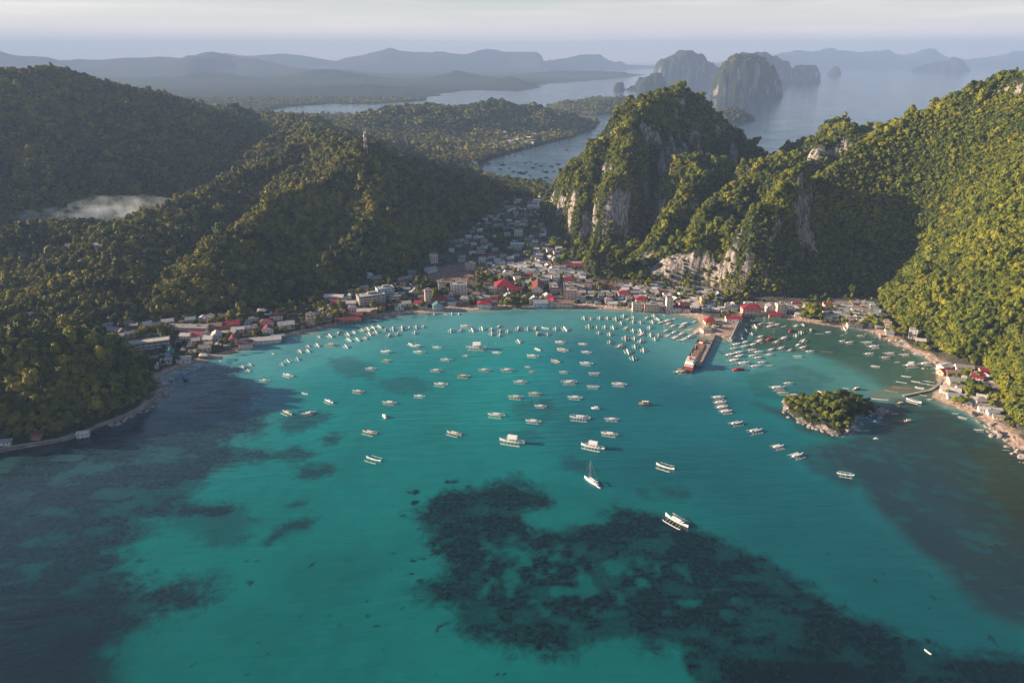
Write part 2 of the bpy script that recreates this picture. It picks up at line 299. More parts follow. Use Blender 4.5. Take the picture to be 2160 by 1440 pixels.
SPOTS = [  # bare limestone faces: world centre, radii across / vertical
 (at(1208,462,1225),11,24), (at(1180,440,1245),8,20), (at(1226,470,1190),7,22), (at(1296,430,1190),13,30), (at(1300,480,1175),12,30), (at(1196,500,1190),6,16), (at(1232,490,1170),8,22),
 (at(1390,570,965),26,20), (at(1430,566,960),24,22), (at(1470,568,955),28,24), (at(1500,575,950),22,20), (at(1530,600,930),12,12), (at(1278,540,950),6,16),
 (at(2004,248,1100),10,22), (at(2140,300,960),10,20), (at(2150,490,830),12,22), (at(1660,400,1110),12,18), (at(1690,380,1115),10,18), (at(1710,440,1110),10,14), (at(1560,440,1060),9,16), (at(1500,352,1170),9,16), (at(1330,560,940),8,14), (at(1612,595,905),9,10), (at(1590,355,1150),10,9), (at(1950,300,1080),14,7), (at(1900,345,1080),14,7), (at(2080,290,1000),10,8)]
def slope_of(me, n):
    nn = np.zeros(n*3, np.float32); me.vertices.foreach_get('co', nn)
    me.update(); v = np.zeros(n*3, np.float32); me.vertex_normals.foreach_get('vector', v); return v.reshape(-1, 3)
def paint(me, x, y, z, near=True):
    nrm = slope_of(me, len(x)); nz = nrm[:, 2]
    s = sdf(x+fbm(x, y, 10, 3, 41)*3, y+fbm(x, y, 10, 3, 42)*3, COAST) if near else np.full(len(x), 99.)
    tint = np.tile(np.array([.028, .042, .020]), (len(x), 1))
    if near:
        dry = sstep(.0, .5, fbm(x, y, 35, 3, 61))[:, None]
        town = sstep(-8, 6, sdf(x, y, TOWN))[:, None]
        ground = np.array([.12, .105, .09])*(1-dry)+np.array([.05, .06, .035])*dry
        tint = tint*(1-town)+ground*town
        cl = sstep(-3, 3, sdf(x+fbm(x, y, 12, 3, 62)*6, y+fbm(x, y, 12, 3, 63)*6, CLEAR))[:, None]
        tint = tint*(1-cl)+np.array([.27, .17, .13])*cl
        yd = sstep(-3, 2, sdf(x, y, YARD))[:, None]
        tint = tint*(1-yd)+np.array([.46, .38, .33])*yd
        bw = np.where((x < -250) & (y < 650), 4.5, np.where(x < -150, 9.0, 13.))+fbm(x, y, 40, 3, 64)*4
        sand = (sstep(bw+2, bw-2, s)*sstep(-14, -4, s)*(y < 1000))[:, None]
        wet = sstep(4, -1, s)[:, None]
        tint = tint*(1-sand)+(np.array([.56, .40, .32])*(1-wet)+np.array([.27, .21, .16])*wet)*sand
    rock = sstep(.40, .26, nz)*sstep(-.05, .4, fbm(x, y, 30, 4, 71)+.1*fbm(z*1.0, x, 12, 3, 72))*.9
    if near:
        kz = (x > 60)*sstep(880, 930, y)*sstep(1500, 1420, y); rock = np.maximum(rock, kz*sstep(.60, .42, nz)*sstep(.02, .30, fbm(x, y, 26, 4, 75)+.25*fbm(z*1.0, x, 14, 3, 76))*.95)
        for c, rr, rv in SPOTS:
            q = ((x-c[0])**2+(y-c[1])**2)/(rr*1.1)**2+((z-c[2])/rv)**2
            rock = np.maximum(rock, sstep(1.15, .55, q+.8*fbm(x+y, z, 9, 4, 73)))
    cattr(me, 'tint', tint); fattr(me, 'rock', rock)
    return rock, nrm
def infr(x, y, z, m=1.2):
    dz = y*cp-(z-CAM_H)*sp; u = (z-CAM_H)*cp+y*sp; dz = np.maximum(dz, 1)
    return (np.abs(x/dz) < .72*m+.03) & (np.abs(u/dz) < .48*m+.03) | (z > 140) & (np.abs(x/dz) < 1.1)
NEARX = (-1760, 1500, 290, 2404, 5.0)
me, gx, gy, gz, gF = gridmesh("terrain", *NEARX, land_z, [M_LAND], keep=lambda x, y, z: (z > -3) & (np.abs(x) < y*1.05+160))
grock, gnrm = paint(me, gx, gy, gz)
tag(link("terrain", me), kind='structure')
me, mx_, my_, mz_, mF = gridmesh("terrain", -4600, 1500, 2390, 5500, 18, land_z, [M_LAND], keep=lambda x, y, z: (z > -4) & (x > -y*.95-200))
paint(me, mx_, my_, mz_, False); tag(link("terrain", me), kind='structure')
# unseen high ground, added past the left edge to shade the left mountain
SHADE_HILL = [([(-2550, 1500, 360, 480), (-2480, 1800, 430, 560), (-2450, 2200, 450, 560), (-2400, 2700, 400, 520), (-2300, 3200, 280, 420)], 1.2, 1, 0)]
me, x, y, z, F = gridmesh("hills", -3300, -1745, 1000, 3700, 30, lambda x, y: feats_z(x, y, SHADE_HILL)+2.0, [M_LAND])
paint(me, x, y, z, False); tag(link("hills", me), kind='structure')
def far_z(x, y):
    s = sdf(x+fbm(x, y, 300, 4, 91)*110, y+fbm(x, y, 300, 4, 92)*110, FARCOAST)
    return np.where(s > 0, 2+np.clip(s*.008, 0, 14)*(1+.6*fbm(x, y, 900, 4, 93)), np.maximum(s*.05, -12))+far_feats(x, y, FARF)*sstep(-30, 160, s+np.where(y > 15000, 500, 0))
me, fx_, fy_, fz_, fF = gridmesh("hills", -15500, 15500, 4460, 24500, 85, far_z, [M_FAR], keep=lambda x, y, z: (z > -6) & (np.abs(x) < y*.95+600))
paint(me, fx_, fy_, fz_, False); tag(link("hills", me), kind='structure')
def isle(name, feats, st, label_tree=None, rough_amp=1.0):
    xs = [p[0] for f in feats for p in f[0]]; ys = [p[1] for f in feats for p in f[0]]; W = max(p[3] for f in feats for p in f[0])*1.5+20
    zf = lambda x, y: feats_z(x, y, feats)-1.2
    me, x, y, z, F = gridmesh(name, min(xs)-W, max(xs)+W, min(ys)-W, max(ys)+W, st, zf, [M_LAND], keep=lambda x, y, z: z > -1.1)
    rock, nrm = paint(me, x, y, z, False); tag(link(name, me), kind='structure')
    return x, y, z, F, rock, nrm
k = lambda pts, wd, a=3.: ridge(pts, wd, a, 1, 1, 3)
ISL = [
 isle("island", [k([(1528,160,5800),(1540,130,5800),(1558,117,5800),(1578,113,5800),(1602,123,5800),(1624,142,5850),(1632,165,5850)], [95,115,130,135,125,100,80], 3.6)], 9),
 isle("island", [k([(1402,140,8800),(1408,124,8800),(1428,117,8800),(1446,107,8800),(1465,113,8850),(1490,131,8900),(1506,142,8900)], [110,170,200,210,200,170,110], 4)], 14),
 isle("island", [k([(1560,125,9300),(1582,112,9300),(1606,110,9300),(1630,119,9300),(1650,129,9250),(1670,145,9250),(1690,137,9200),(1712,138,9200),(1722,152,9200)], [170,210,210,190,160,110,130,120,60], 3.5)], 14),
 isle("island", [k([(1304,174,7100),(1309,172,7100)], [42,42], 4), k([(1314,189,7100),(1340,180,7100),(1362,163,7100),(1384,153,7100),(1396,170,7100)], [30,70,110,110,60], 3)], 10),
 isle("island", [ridge([(1512,246,3700),(1530,231,3720),(1545,224,3730),(1560,232,3720),(1570,246,3700)], [45,75,85,75,40], 1.9, 1, 0, 3)], 8),
 isle("island", [k([(1755,149,12500),(1764,140,12500),(1769,146,12500)], [60,90,60], 3)], 16),
 isle("island", [ridge([(1940,139,15500),(1975,131,15500),(2000,127,15500),(2014,120,15500),(2030,133,15500)], [150,260,300,330,200], 1.6, 1, 0, 0)], 30),
]
# ---------------------------------------------------------------- small wooded rock islet in the bay
ISLET = PX([(1651,846),(1655,866),(1680,885),(1712,899),(1745,912),(1768,921),(1788,915),(1800,900),(1810,884),(1850,874),(1882,872),(1880,868),(1850,858),(1830,846),(1780,838),(1720,838),(1680,836)])
def islet_z(x, y):
    s = sdf(x+fbm(x, y, 7, 3, 301)*2.2, y+fbm(x, y, 7, 3, 302)*2.2, ISLET)
    return np.where(s > 0, np.minimum(s*1.0, 3.2+1.6*fbm(x, y, 12, 3, 303))+np.clip(s-6, 0, 14)*.35+fbm(x, y, 3.0, 3, 304)*1.2*sstep(0, 2, s)+.3, s*.5-.2)
ix = [p[0] for p in ISLET]; iy = [p[1] for p in ISLET]
me, sx, sy, sz, sF = gridmesh("islet", min(ix)-8, max(ix)+8, min(iy)-8, max(iy)+8, 1.1, islet_z, [M_LAND], keep=lambda x, y, z: z > -2)
snrm = slope_of(me, len(sx)); cattr(me, 'tint', np.tile([.04, .05, .025], (len(sx), 1)))
fattr(me, 'rock', .62*sstep(3.6, 1.4, sdf(sx, sy, ISLET)+fbm(sx, sy, 6, 3, 305)*3)); me.update()
tag(link("islet", me), kind='structure')
# ---------------------------------------------------------------- sea
def srgb(r, g, b):
    c = np.array([r, g, b])/255.0; return np.where(c <= .04045, c/12.92, ((c+.055)/1.055)**2.4)
def soft(x, y, P, w, warp=6, sc_=30, seed=500, gr_=None):
    n = fbm(x, y, sc_, 5, seed)*warp; n2 = fbm(x, y, sc_, 5, seed+9)*warp
    return sstep(-w, w, sdf(x+n, y+n2, P))
def water_tint(x, y):
    sand = np.array([.001, .205, .198]); deep = np.array([.001, .105, .135]); weed = np.array([.012, .028, .042]); reef = np.array([.0005, .010, .015]); shoal = np.array([.10, .26, .24])
    c = np.tile(sand, (len(x), 1))
    def mixc(m, col):
        nonlocal c
        c = c*(1-m[:, None])+np.asarray(col)*m[:, None]
    cov_m = np.zeros(len(x)); cov_k = np.zeros(len(x)); cov_c = np.tile(reef, (len(x), 1))
    def cover(m, k, col):
        nonlocal cov_m, cov_k, cov_c
        hit = (m > cov_m)[:, None]; wgt = np.clip(m*1.6, 0, 1)[:, None]*hit
        cov_c = cov_c*(1-wgt)+np.asarray(col)*wgt; kk_ = wgt[:, 0]; cov_k = np.where(m > cov_m, np.maximum(k, cov_k*(1-kk_)), cov_k); cov_m = np.maximum(cov_m, m)
    big = fbm(x, y, 120, 4, 400)
    mixc(sstep(-.4, .6, big)*.25, deep)
    # deeper blue channel down the middle right
    mixc(soft(x, y, PX([(1150,700),(1500,690),(1560,760),(1620,880),(1760,980),(2160,1250),(2300,1500),(1900,1450),(1600,1180),(1420,1060),(1240,1030),(1150,900)]), 45, 12)*.8, deep)
    mixc(soft(x, y, PX([(1380,690),(1480,700),(1500,820),(1380,850)]), 30, 8)*.3, deep)
    # pale shallows along the beach
    s = -sdf(x, y, COAST)
    mixc(sstep(170, 15, s)*.85, [.075, .25, .255])
    mixc(sstep(14, 1, s+fbm(x, y, 15, 3, 401)*5)*.8, [.22, .26, .21])
    # sea-grass meadow in the west
    cover(soft(x, y, PX([(330,850),(350,800),(450,760),(520,775),(545,830),(520,860),(565,880),(560,900),(500,925),(480,940),(600,960),(560,975),(450,1000),(400,1045),(520,1075),(530,1100),(490,1130),(520,1150),(420,1140),(350,1100),(290,1100),(300,1130),(250,1150),(280,1220),(290,1240),(460,1225),(465,1270),(380,1310),(280,1340),(200,1380),(190,1500),(-200,1500),(-300,1000)]), 24, 14, 40, 410), .93, weed)
    mixc(soft(x, y, PX([(-200,1250),(150,1250),(280,1330),(180,1500),(-200,1500)]), 30, 12)*.8, reef*1.2)
    pale = sstep(.05, .45, fbm(x, y*1.6, 22, 5, 420))
    mixc(pale*soft(x, y, PX([(-50,1000),(120,970),(350,915),(400,930),(330,960),(240,1030),(190,1060),(80,1160),(-60,1180)]), 14, 8)*.55, [.05, .14, .13])
    mixc(soft(x, y, PX([(240,1290),(280,1255),(290,1280),(250,1300)]), 4, 5, 12)*.7, sand*.6)
    for P, kk in [([(595,880),(640,868),(705,872),(700,885),(650,905),(610,915),(590,900)],.7), ([(678,925),(700,912),(720,920),(710,935),(685,935)],.75), ([(560,955),(640,940),(675,955),(640,975),(560,975)],.7), ([(620,985),(660,978),(715,978),(700,1000),(650,1010),(630,1005)],.75),
                  ([(550,1145),(590,1110),(640,1088),(660,1095),(640,1115),(590,1135)],.8), ([(600,1062),(630,1050),(640,1058),(612,1072)],.7), ([(350,1100),(420,1070),(520,1075),(530,1100),(500,1130),(520,1150),(440,1145)],.5), ([(690,755),(740,750),(790,775),(800,800),(740,800),(700,780)],.45), ([(780,810),(850,795),(900,800),(910,825),(850,835)],.4), ([(1080,850),(1160,840),(1185,870),(1130,900),(1085,880)],.4), ([(1060,910),(1130,905),(1150,925),(1090,935)],.4), ([(1195,950),(1260,990),(1230,1000),(1190,985)],.5), ([(1560,790),(1700,770),(1760,800),(1700,850),(1600,840)],.35), ([(1395,1030),(1440,1030),(1450,1048),(1410,1056)],.6), ([(1345,1035),(1375,1035),(1385,1050),(1355,1055)],.45)]:
        cover(soft(x, y, PX(P), 12, 6, 14, 430), kk, weed*.8+reef*.2)
    # inner harbour: murky green
    mixc(soft(x, y, PX([(1560,660),(1760,680),(1900,720),(2000,790),(1960,850),(1880,820),(1700,740),(1580,745)]), 14, 10)*.75, [.035, .060, .035])
    mixc(soft(x, y, PX([(1640,740),(1800,760),(1880,830),(1780,850),(1620,800)]), 25, 10)*.35, [.10, .20, .19])
    mixc(soft(x, y, PX([(1830,830),(1900,810),(1960,820),(1920,850),(1850,850)]), 6, 6)*.5, [.20, .20, .13])
    # rocky flat to the right, bay-side of the islet
    rm = soft(x, y, PX([(1600,850),(1660,900),(1760,930),(1700,960),(1790,1010),(1850,1080),(1960,1180),(2050,1290),(2160,1330),(2350,1400),(2350,1000),(2160,960),(2050,890),(1960,850),(1880,850),(1820,900),(1780,930),(1650,860)]), 10, 14, 40, 440)
    mixc(rm*.9, [.016, .038, .048])
    mixc(rm*sstep(.12, .4, fbm(x*1.0+y*.5, y*1.3, 11, 4, 450))*.5, [.01, .12, .12])
    mixc(soft(x, y, PX([(2050,950),(2110,930),(2300,1100),(2300,1300),(2160,1150)]), 12, 10)*.5, [.035, .05, .025])
    mixc(soft(x, y, PX([(1700,965),(1760,985),(1800,1015),(1790,1030),(1700,990)]), 5, 5, 12)*.6, weed)
    # coral reef in the foreground
    rp = PX([(890,1070),(930,1040),(1000,1030),(1100,1000),(1130,1030),(1160,1050),(1100,1090),(1130,1120),(1250,1100),(1300,1070),(1400,1080),(1500,1130),(1640,1180),(1700,1230),(1800,1290),(1960,1360),(2160,1385),(2400,1420),(2400,1600),(1560,1600),(1470,1470),(1450,1400),(1440,1365),(1350,1360),(1300,1340),(1200,1370),(1130,1375),(1010,1350),(960,1290),(880,1280),(880,1240),(930,1220),(920,1160),(890,1110)])
    rr = soft(x, y, rp, 15, 9, 24, 460)
    cover(rr, .93, reef)
    gaps = sstep(.10, .5, fbm(x, y, 9, 5, 470)+.35*fbm(x, y, 45, 3, 471))*soft(x, y, PX([(900,1160),(1100,1140),(1400,1180),(1560,1250),(1500,1320),(1150,1300),(960,1250)]), 14, 10)
    cov_k = cov_k*(1-gaps*.6)
    mixc(soft(x, y, PX([(1560,1600),(1520,1400),(1700,1370),(1850,1420),(1950,1500),(1950,1600)]), 8, 8)*.75, [.001, .055, .06])
    # scattered coral heads
    d = fbm(x, y, 7.0, 3, 480)
    cover(sstep(.30, .56, d)*soft(x, y, PX([(830,1040),(930,1000),(1000,1040),(950,1300),(820,1300)]), 10, 6), .88, reef)
    cover(sstep(.52, .74, fbm(x, y, 7.0, 3, 481))*sstep(430, 350, y), .75, reef)
    # general mottling
    cov_k = cov_k*(1-.24*sstep(.02, .40, fbm(x, y*1.7, 20, 5, 495)))
    c = c*(1+.22*fbm(x, y, 60, 5, 490)+.10*fbm(x, y, 8, 4, 491))[:, None]
    near_dark = sstep(720, 300, y)                       # water colour gets darker towards the near end
    c = c*(1-.42*near_dark)[:, None]
    # open water beyond the bay
    far = sstep(1500, 1800, y); mixc(far, [.010, .045, .070])
    return np.clip(c, 0, 1)*1.1, np.clip(cov_c*(1-.3*near_dark)[:, None]*.74, 0, 1), cov_m, cov_k
def water_mat():
    m = bpy.data.materials.new("sea_water"); m.use_nodes = True; t = m.node_tree; b = t.nodes['Principled BSDF']
    a = N(t, "ShaderNodeAttribute", attribute_name='bed'); 
    c2 = N(t, "ShaderNodeAttribute", attribute_name='cover'); m1 = N(t, "ShaderNodeAttribute", attribute_name='cover_mask'); k1 = N(t, "ShaderNodeAttribute", attribute_name='cover_depth')
    gg = N(t, "ShaderNodeNewGeometry"); nz_ = N(t, "ShaderNodeTexNoise"); nz_.inputs['Scale'].default_value = .11; nz_.inputs['Detail'].default_value = 9; nz_.inputs['Roughness'].default_value = .72; nz_.inputs['Distortion'].default_value = .6
    t.links.new(gg.outputs['Position'], nz_.inputs['Vector'])
    ma = N(t, "ShaderNodeMath", operation='MULTIPLY_ADD'); ma.inputs[1].default_value = 1.7; t.links.new(nz_.outputs[0], ma.inputs[0]); t.links.new(m1.outputs['Fac'], ma.inputs[2])
    ss = N(t, "ShaderNodeMapRange"); ss.interpolation_type = 'SMOOTHSTEP'; ss.inputs['From Min'].default_value = 1.00; ss.inputs['From Max'].default_value = 1.72; t.links.new(ma.outputs[0], ss.inputs['Value'])
    nf = N(t, "ShaderNodeTexNoise"); nf.inputs['Scale'].default_value = .30; nf.inputs['Detail'].default_value = 6; nf.inputs['Roughness'].default_value = .7; t.links.new(gg.outputs['Position'], nf.inputs['Vector'])
    vr = N(t, "ShaderNodeMapRange"); vr.inputs['From Min'].default_value = .3; vr.inputs['From Max'].default_value = .7; vr.inputs['To Min'].default_value = 1.2; vr.inputs['To Max'].default_value = .76; t.links.new(nf.outputs[0], vr.inputs['Value'])
    mk = N(t, "ShaderNodeMath", operation='MULTIPLY'); t.links.new(ss.outputs[0], mk.inputs[0]); t.links.new(k1.outputs['Fac'], mk.inputs[1]); mk2 = N(t, "ShaderNodeMath", operation='MULTIPLY'); mk2.use_clamp = True; t.links.new(mk.outputs[0], mk2.inputs[0]); t.links.new(vr.outputs[0], mk2.inputs[1])
    mx2 = N(t, "ShaderNodeMix", data_type='RGBA'); t.links.new(mk2.outputs[0], mx2.inputs['Factor']); t.links.new(a.outputs['Color'], mx2.inputs['A']); t.links.new(c2.outputs['Color'], mx2.inputs['B']); t.links.new(mx2.outputs['Result'], b.inputs['Base Color'])
    b.inputs['Roughness'].default_value = .06; b.inputs['IOR'].default_value = 1.333
    g = N(t, "ShaderNodeNewGeometry")
    def wave(scale, rot, stretch, detail):
        mp = N(t, "ShaderNodeMapping"); mp.inputs['Rotation'].default_value = (0, 0, R(rot)); mp.inputs['Scale'].default_value = (scale*stretch, scale, scale)
        n = N(t, "ShaderNodeTexNoise"); n.inputs['Scale'].default_value = 1; n.inputs['Detail'].default_value = detail; n.inputs['Distortion'].default_value = .3
        t.links.new(g.outputs['Position'], mp.inputs['Vector']); t.links.new(mp.outputs[0], n.inputs['Vector']); return n
    n1 = wave(.55, 12, .45, 3); n2 = wave(.13, -14, .22, 4); n3 = wave(.012, 20, .5, 3)
    ad = N(t, "ShaderNodeMath", operation='MULTIPLY_ADD'); ad.inputs[1].default_value = .30; t.links.new(n1.outputs[0], ad.inputs[0])
    mm = N(t, "ShaderNodeMath", operation='MULTIPLY'); mm.inputs[1].default_value = 1.5; t.links.new(n2.outputs[0], mm.inputs[0]); t.links.new(mm.outputs[0], ad.inputs[2])
    bp = N(t, "ShaderNodeBump"); bp.inputs['Distance'].default_value = 1.0
    st = N(t, "ShaderNodeMapRange"); st.inputs['From Min'].default_value = .35; st.inputs['From Max'].default_value = .65; st.inputs['To Min'].default_value = .25; st.inputs['To Max'].default_value = .8
    t.links.new(n3.outputs[0], st.inputs['Value']); t.links.new(st.outputs[0], bp.inputs['Strength'])
    t.links.new(ad.outputs[0], bp.inputs['Height']); t.links.new(bp.outputs[0], b.inputs['Normal'])
    return m
M_WATER = water_mat()
me, x, y, z, F = gridmesh("water", -900, 900, 190, 950, 2.0, lambda x, y: np.zeros(len(x)), [M_WATER], keep=lambda x, y, z: (np.abs(x) < y*.95+250))
wt_ = water_tint(x, y); cattr(me, 'bed', wt_[0]); cattr(me, 'cover', wt_[1]); fattr(me, 'cover_mask', wt_[2]); fattr(me, 'cover_depth', wt_[3]); tag(link("water", me), kind='structure')
def ring():
    V = []; F = []; 
    xs = [-29900, -5000, -1500, -1000, 1200, 1800, 5000, 29900]; ys = [-300, 0, 120, 232, 500, 945, 1500, 1900, 3000, 6000, 12000, 22000, 35900]
    V = [(x, y, -.06) for y in ys for x in xs]; nx = len(xs)
    for j in range(len(ys)-1):
        for i in range(nx-1): F.append((j*nx+i, j*nx+i+1, (j+1)*nx+i+1, (j+1)*nx+i))
    return V, F
V, F = ring(); V = np.array(V, float)
me = mesh_np("water", V, F, [M_WATER]); fy = V[:, 1]
cattr(me, 'bed', np.where((fy < 1450)[:, None], np.array([[.002, .045, .055]]), np.array([[.008, .033, .052]]))); tag(link("water", me), kind='structure')
# ---------------------------------------------------------------- forest canopy and trees
def leaf_mat(name, c1, c2, c3):
    m = bpy.data.materials.new(name); m.use_nodes = True; t = m.node_tree; b = t.nodes['Principled BSDF']
    b.inputs['Roughness'].default_value = .7; b.inputs['Specular IOR Level'].default_value = .25
    oi = N(t, "ShaderNodeObjectInfo"); g = N(t, "ShaderNodeNewGeometry")
    cr = N(t, "ShaderNodeValToRGB"); e = cr.color_ramp.elements; e[0].position = 0; e[0].color = (*c1, 1); e[1].position = 1; e[1].color = (*c3, 1); x = e.new(.5); x.color = (*c2, 1)
    n = N(t, "ShaderNodeTexNoise"); n.inputs['Scale'].default_value = .016; n.inputs['Detail'].default_value = 7; n.inputs['Roughness'].default_value = .62; t.links.new(g.outputs['Position'], n.inputs['Vector'])
    ad = N(t, "ShaderNodeMath", operation='MULTIPLY_ADD'); ad.inputs[1].default_value = .7; t.links.new(oi.outputs['Random'], ad.inputs[0])
    sb = N(t, "ShaderNodeMath", operation='MULTIPLY_ADD'); sb.inputs[1].default_value = 2.0; sb.inputs[2].default_value = -.86; t.links.new(n.outputs[0], sb.inputs[0]); t.links.new(sb.outputs[0], ad.inputs[2])
    t.links.new(ad.outputs[0], cr.inputs[0]); t.links.new(cr.outputs[0], b.inputs['Base Color'])
    n3 = t.nodes.new("ShaderNodeBsdfTranslucent"); t.links.new(cr.outputs[0], n3.inputs['Color'])
    ms = N(t, "ShaderNodeMixShader"); ms.inputs[0].default_value = .09
    t.links.new(b.outputs[0], ms.inputs[1]); t.links.new(n3.outputs[0], ms.inputs[2]); t.links.new(ms.outputs[0], t.nodes['Material Output'].inputs['Surface'])
    return m
M_LEAF = leaf_mat("broadleaf_foliage", (.032, .055, .010), (.135, .160, .014), (.28, .26, .020))
M_LEAFD = leaf_mat("dark_foliage", (.026, .048, .014), (.13, .140, .022), (.32, .26, .030))
M_DRY = leaf_mat("autumn_toned_foliage", (.16, .10, .03), (.22, .15, .04), (.25, .19, .05))
M_PALM = leaf_mat("palm_fronds", (.05, .075, .02), (.08, .11, .03), (.13, .13, .04))
M_TRUNK = worn("bark", (.16, .12, .09), .9, 3)
def crown_geo(seed, nl=9, q=34, size=.26, flat=.62):
    """unit crown: several lobes, each a shell of small leaf clumps, over a rough core"""
    r = np.random.default_rng(seed); V = []; F = []
    for l in range(nl):
        if l == 0: c = np.array([0, 0, .45]); rad = .62
        else:
            a = l/nl*6.28*2.6+r.uniform(-.4, .4); d = r.uniform(.35, .62); c = np.array([math.cos(a)*d, math.sin(a)*d, r.uniform(.2, .75)*flat+.1]); rad = r.uniform(.26, .42)
        for j in range(q if l else q*2):
            n = r.normal(size=3); n /= np.linalg.norm(n)
            if n[2] < -.45: n[2] = -n[2]
            p = c+n*rad*r.uniform(.82, 1.1)*np.array([1, 1, .8]); nn = n+r.normal(size=3)*.38; nn /= np.linalg.norm(nn)
            u = np.cross(nn, r.normal(size=3)); u /= np.linalg.norm(u); v = np.cross(nn, u); s = size*r.uniform(.5, 1.0)*(.5+rad*.6)
            b = len(V); lift = nn*s*.25
            V += [p+u*s, p+v*s*.8+lift, p-u*s, p-v*s*.8+lift]; F.append((b, b+1, b+2, b+3))
    # core
    b = len(V); ring = 8
    for k_, (rr, zz) in enumerate([(.40, .05), (.62, .22), (.60, .48), (.36, .72)]):
        for i in range(ring):
            a = i/ring*6.283; f = r.uniform(.8, 1.05); V.append(np.array([math.cos(a)*rr*f, math.sin(a)*rr*f, zz]))
    for k_ in range(3):
        for i in range(ring): F.append((b+k_*ring+i, b+k_*ring+(i+1) % ring, b+(k_+1)*ring+(i+1) % ring, b+(k_+1)*ring+i))
    F.append((b+24, b+26, b+28, b+30)); F.append((b+24, b+25, b+26, b+26)) if False else None
    return np.array(V), [f for f in F if f]
def crown_mesh(name, seed, m, **kw):
    V, F = crown_geo(seed, **kw); return mesh_np(name, V, F, [m])
PROTO = []
def proto_coll(name, m, n, **kw):
    c = bpy.data.collections.new(name)
    for i in range(n):
        o = bpy.data.objects.new("foliage_clump", crown_mesh("foliage_clump", 100+i+len(PROTO), m, **(kw or dict(nl=(6, 9, 12, 8, 5, 10, 7, 11)[i % 8], flat=(.45, .9, .6, 1.3, .35, .75, 1.6, .5)[i % 8], size=(.22, .28, .20, .26, .34, .24, .30, .26)[i % 8])))); c.objects.link(o); PROTO.append(o)
    return c
C_LEAF = proto_coll("broadleaf_clumps", M_LEAF, 8)
C_DARK = proto_coll("dark_clumps", M_LEAFD, 8)
C_FAR = proto_coll("coarse_clumps", M_LEAFD, 4, nl=7, q=12, size=.42)
def gn_instances(name, P, S, coll, label, cat, tilt=None):
    me = bpy.data.meshes.new(name); me.vertices.add(len(P)); me.vertices.foreach_set('co', np.asarray(P, np.float32).ravel())
    a = me.attributes.new('sc', 'FLOAT_VECTOR', 'POINT'); a.data.foreach_set('vector', np.asarray(S, np.float32).ravel())
    rot = np.zeros((len(P), 3), np.float32); rot[:, 2] = rng.uniform(0, 6.28, len(P)); rot[:, :2] = rng.normal(0, .16, (len(P), 2))
    a = me.attributes.new('rt', 'FLOAT_VECTOR', 'POINT'); a.data.foreach_set('vector', rot.ravel())
    g = bpy.data.node_groups.new(name, 'GeometryNodeTree')
    g.interface.new_socket("Geometry", in_out='INPUT', socket_type='NodeSocketGeometry'); g.interface.new_socket("Geometry", in_out='OUTPUT', socket_type='NodeSocketGeometry')
    gi = g.nodes.new('NodeGroupInput'); go = g.nodes.new('NodeGroupOutput'); ip = g.nodes.new('GeometryNodeInstanceOnPoints')
    ci = g.nodes.new('GeometryNodeCollectionInfo'); ci.inputs['Collection'].default_value = coll; ci.inputs['Separate Children'].default_value = True; ci.inputs['Reset Children'].default_value = True
    s1 = g.nodes.new('GeometryNodeInputNamedAttribute'); s1.data_type = 'FLOAT_VECTOR'; s1.inputs[0].default_value = 'sc'
    r1 = g.nodes.new('GeometryNodeInputNamedAttribute'); r1.data_type = 'FLOAT_VECTOR'; r1.inputs[0].default_value = 'rt'
    rv = g.nodes.new('FunctionNodeRandomValue'); rv.data_type = 'INT'; rv.inputs[4].default_value = 0; rv.inputs[5].default_value = len(coll.objects)-1
    L = g.links.new
    L(gi.outputs[0], ip.inputs['Points']); L(ci.outputs[0], ip.inputs['Instance']); ip.inputs['Pick Instance'].default_value = True
    L(rv.outputs[2], ip.inputs['Instance Index']); L(s1.outputs[0], ip.inputs['Scale']); L(r1.outputs[0], ip.inputs['Rotation']); L(ip.outputs[0], go.inputs[0])
    o = link(name, me); md = o.modifiers.new("scatter", 'NODES'); md.node_group = g
    return tag(o, label, cat, kind='stuff')
def scatter(V, F, n):
    """n random points on the quads of a mesh, spread by true area"""
    a = V[F[:, 0]]; b = V[F[:, 1]]; c = V[F[:, 2]]; d = V[F[:, 3]]
    ar = .5*np.linalg.norm(np.cross(c-a, d-b), axis=1); cum = np.cumsum(ar); q = np.searchsorted(cum, rng.uniform(0, cum[-1], n))
    u = rng.uniform(0, 1, n)[:, None]; v = rng.uniform(0, 1, n)[:, None]
    P = (a[q]*(1-u)+b[q]*u)*(1-v)+(d[q]*(1-u)+c[q]*u)*v
    nr = np.cross(c[q]-a[q], d[q]-b[q]); nr /= np.linalg.norm(nr, axis=1)[:, None]+1e-9
    return P, nr, q, cum[-1]
def area(V, F):
    a = V[F[:, 0]]; b = V[F[:, 1]]; c = V[F[:, 2]]; d = V[F[:, 3]]; return (.5*np.linalg.norm(np.cross(c-a, d-b), axis=1)).sum()
GV = np.stack([gx, gy, gz], 1)
STREETS = []
NEAR_N = int(area(GV, gF)/4.0)
P, nr, q, _ = scatter(GV, gF, NEAR_N)
rk = grock[gF[q, 0]]
x, y, z = P[:, 0], P[:, 1], P[:, 2]
cs = sdf(x, y, COAST); tw = sdf(x, y, TOWN); cl = sdf(x, y, CLEAR)
dist = np.hypot(x, y)
keep = infr(x, y, z, 1.25) & (cs > np.where(x < -330, 10, 12)+rng.uniform(0, 4, len(x))) & (z > .8)
keep &= rng.uniform(0, 1, len(x)) < np.clip(1.6-dist/1500., .42, 1.0)
townd = np.where(tw > 0, np.clip(.04+.5*sstep(.10, .40, fbm(x, y, 22, 3, 601)), 0, 1)*np.where(x < -120, 1.9, .5), 1.0)
keep &= rng.uniform(0, 1, len(x)) < np.clip(townd, 0, 1)
keep &= (cl < -2)
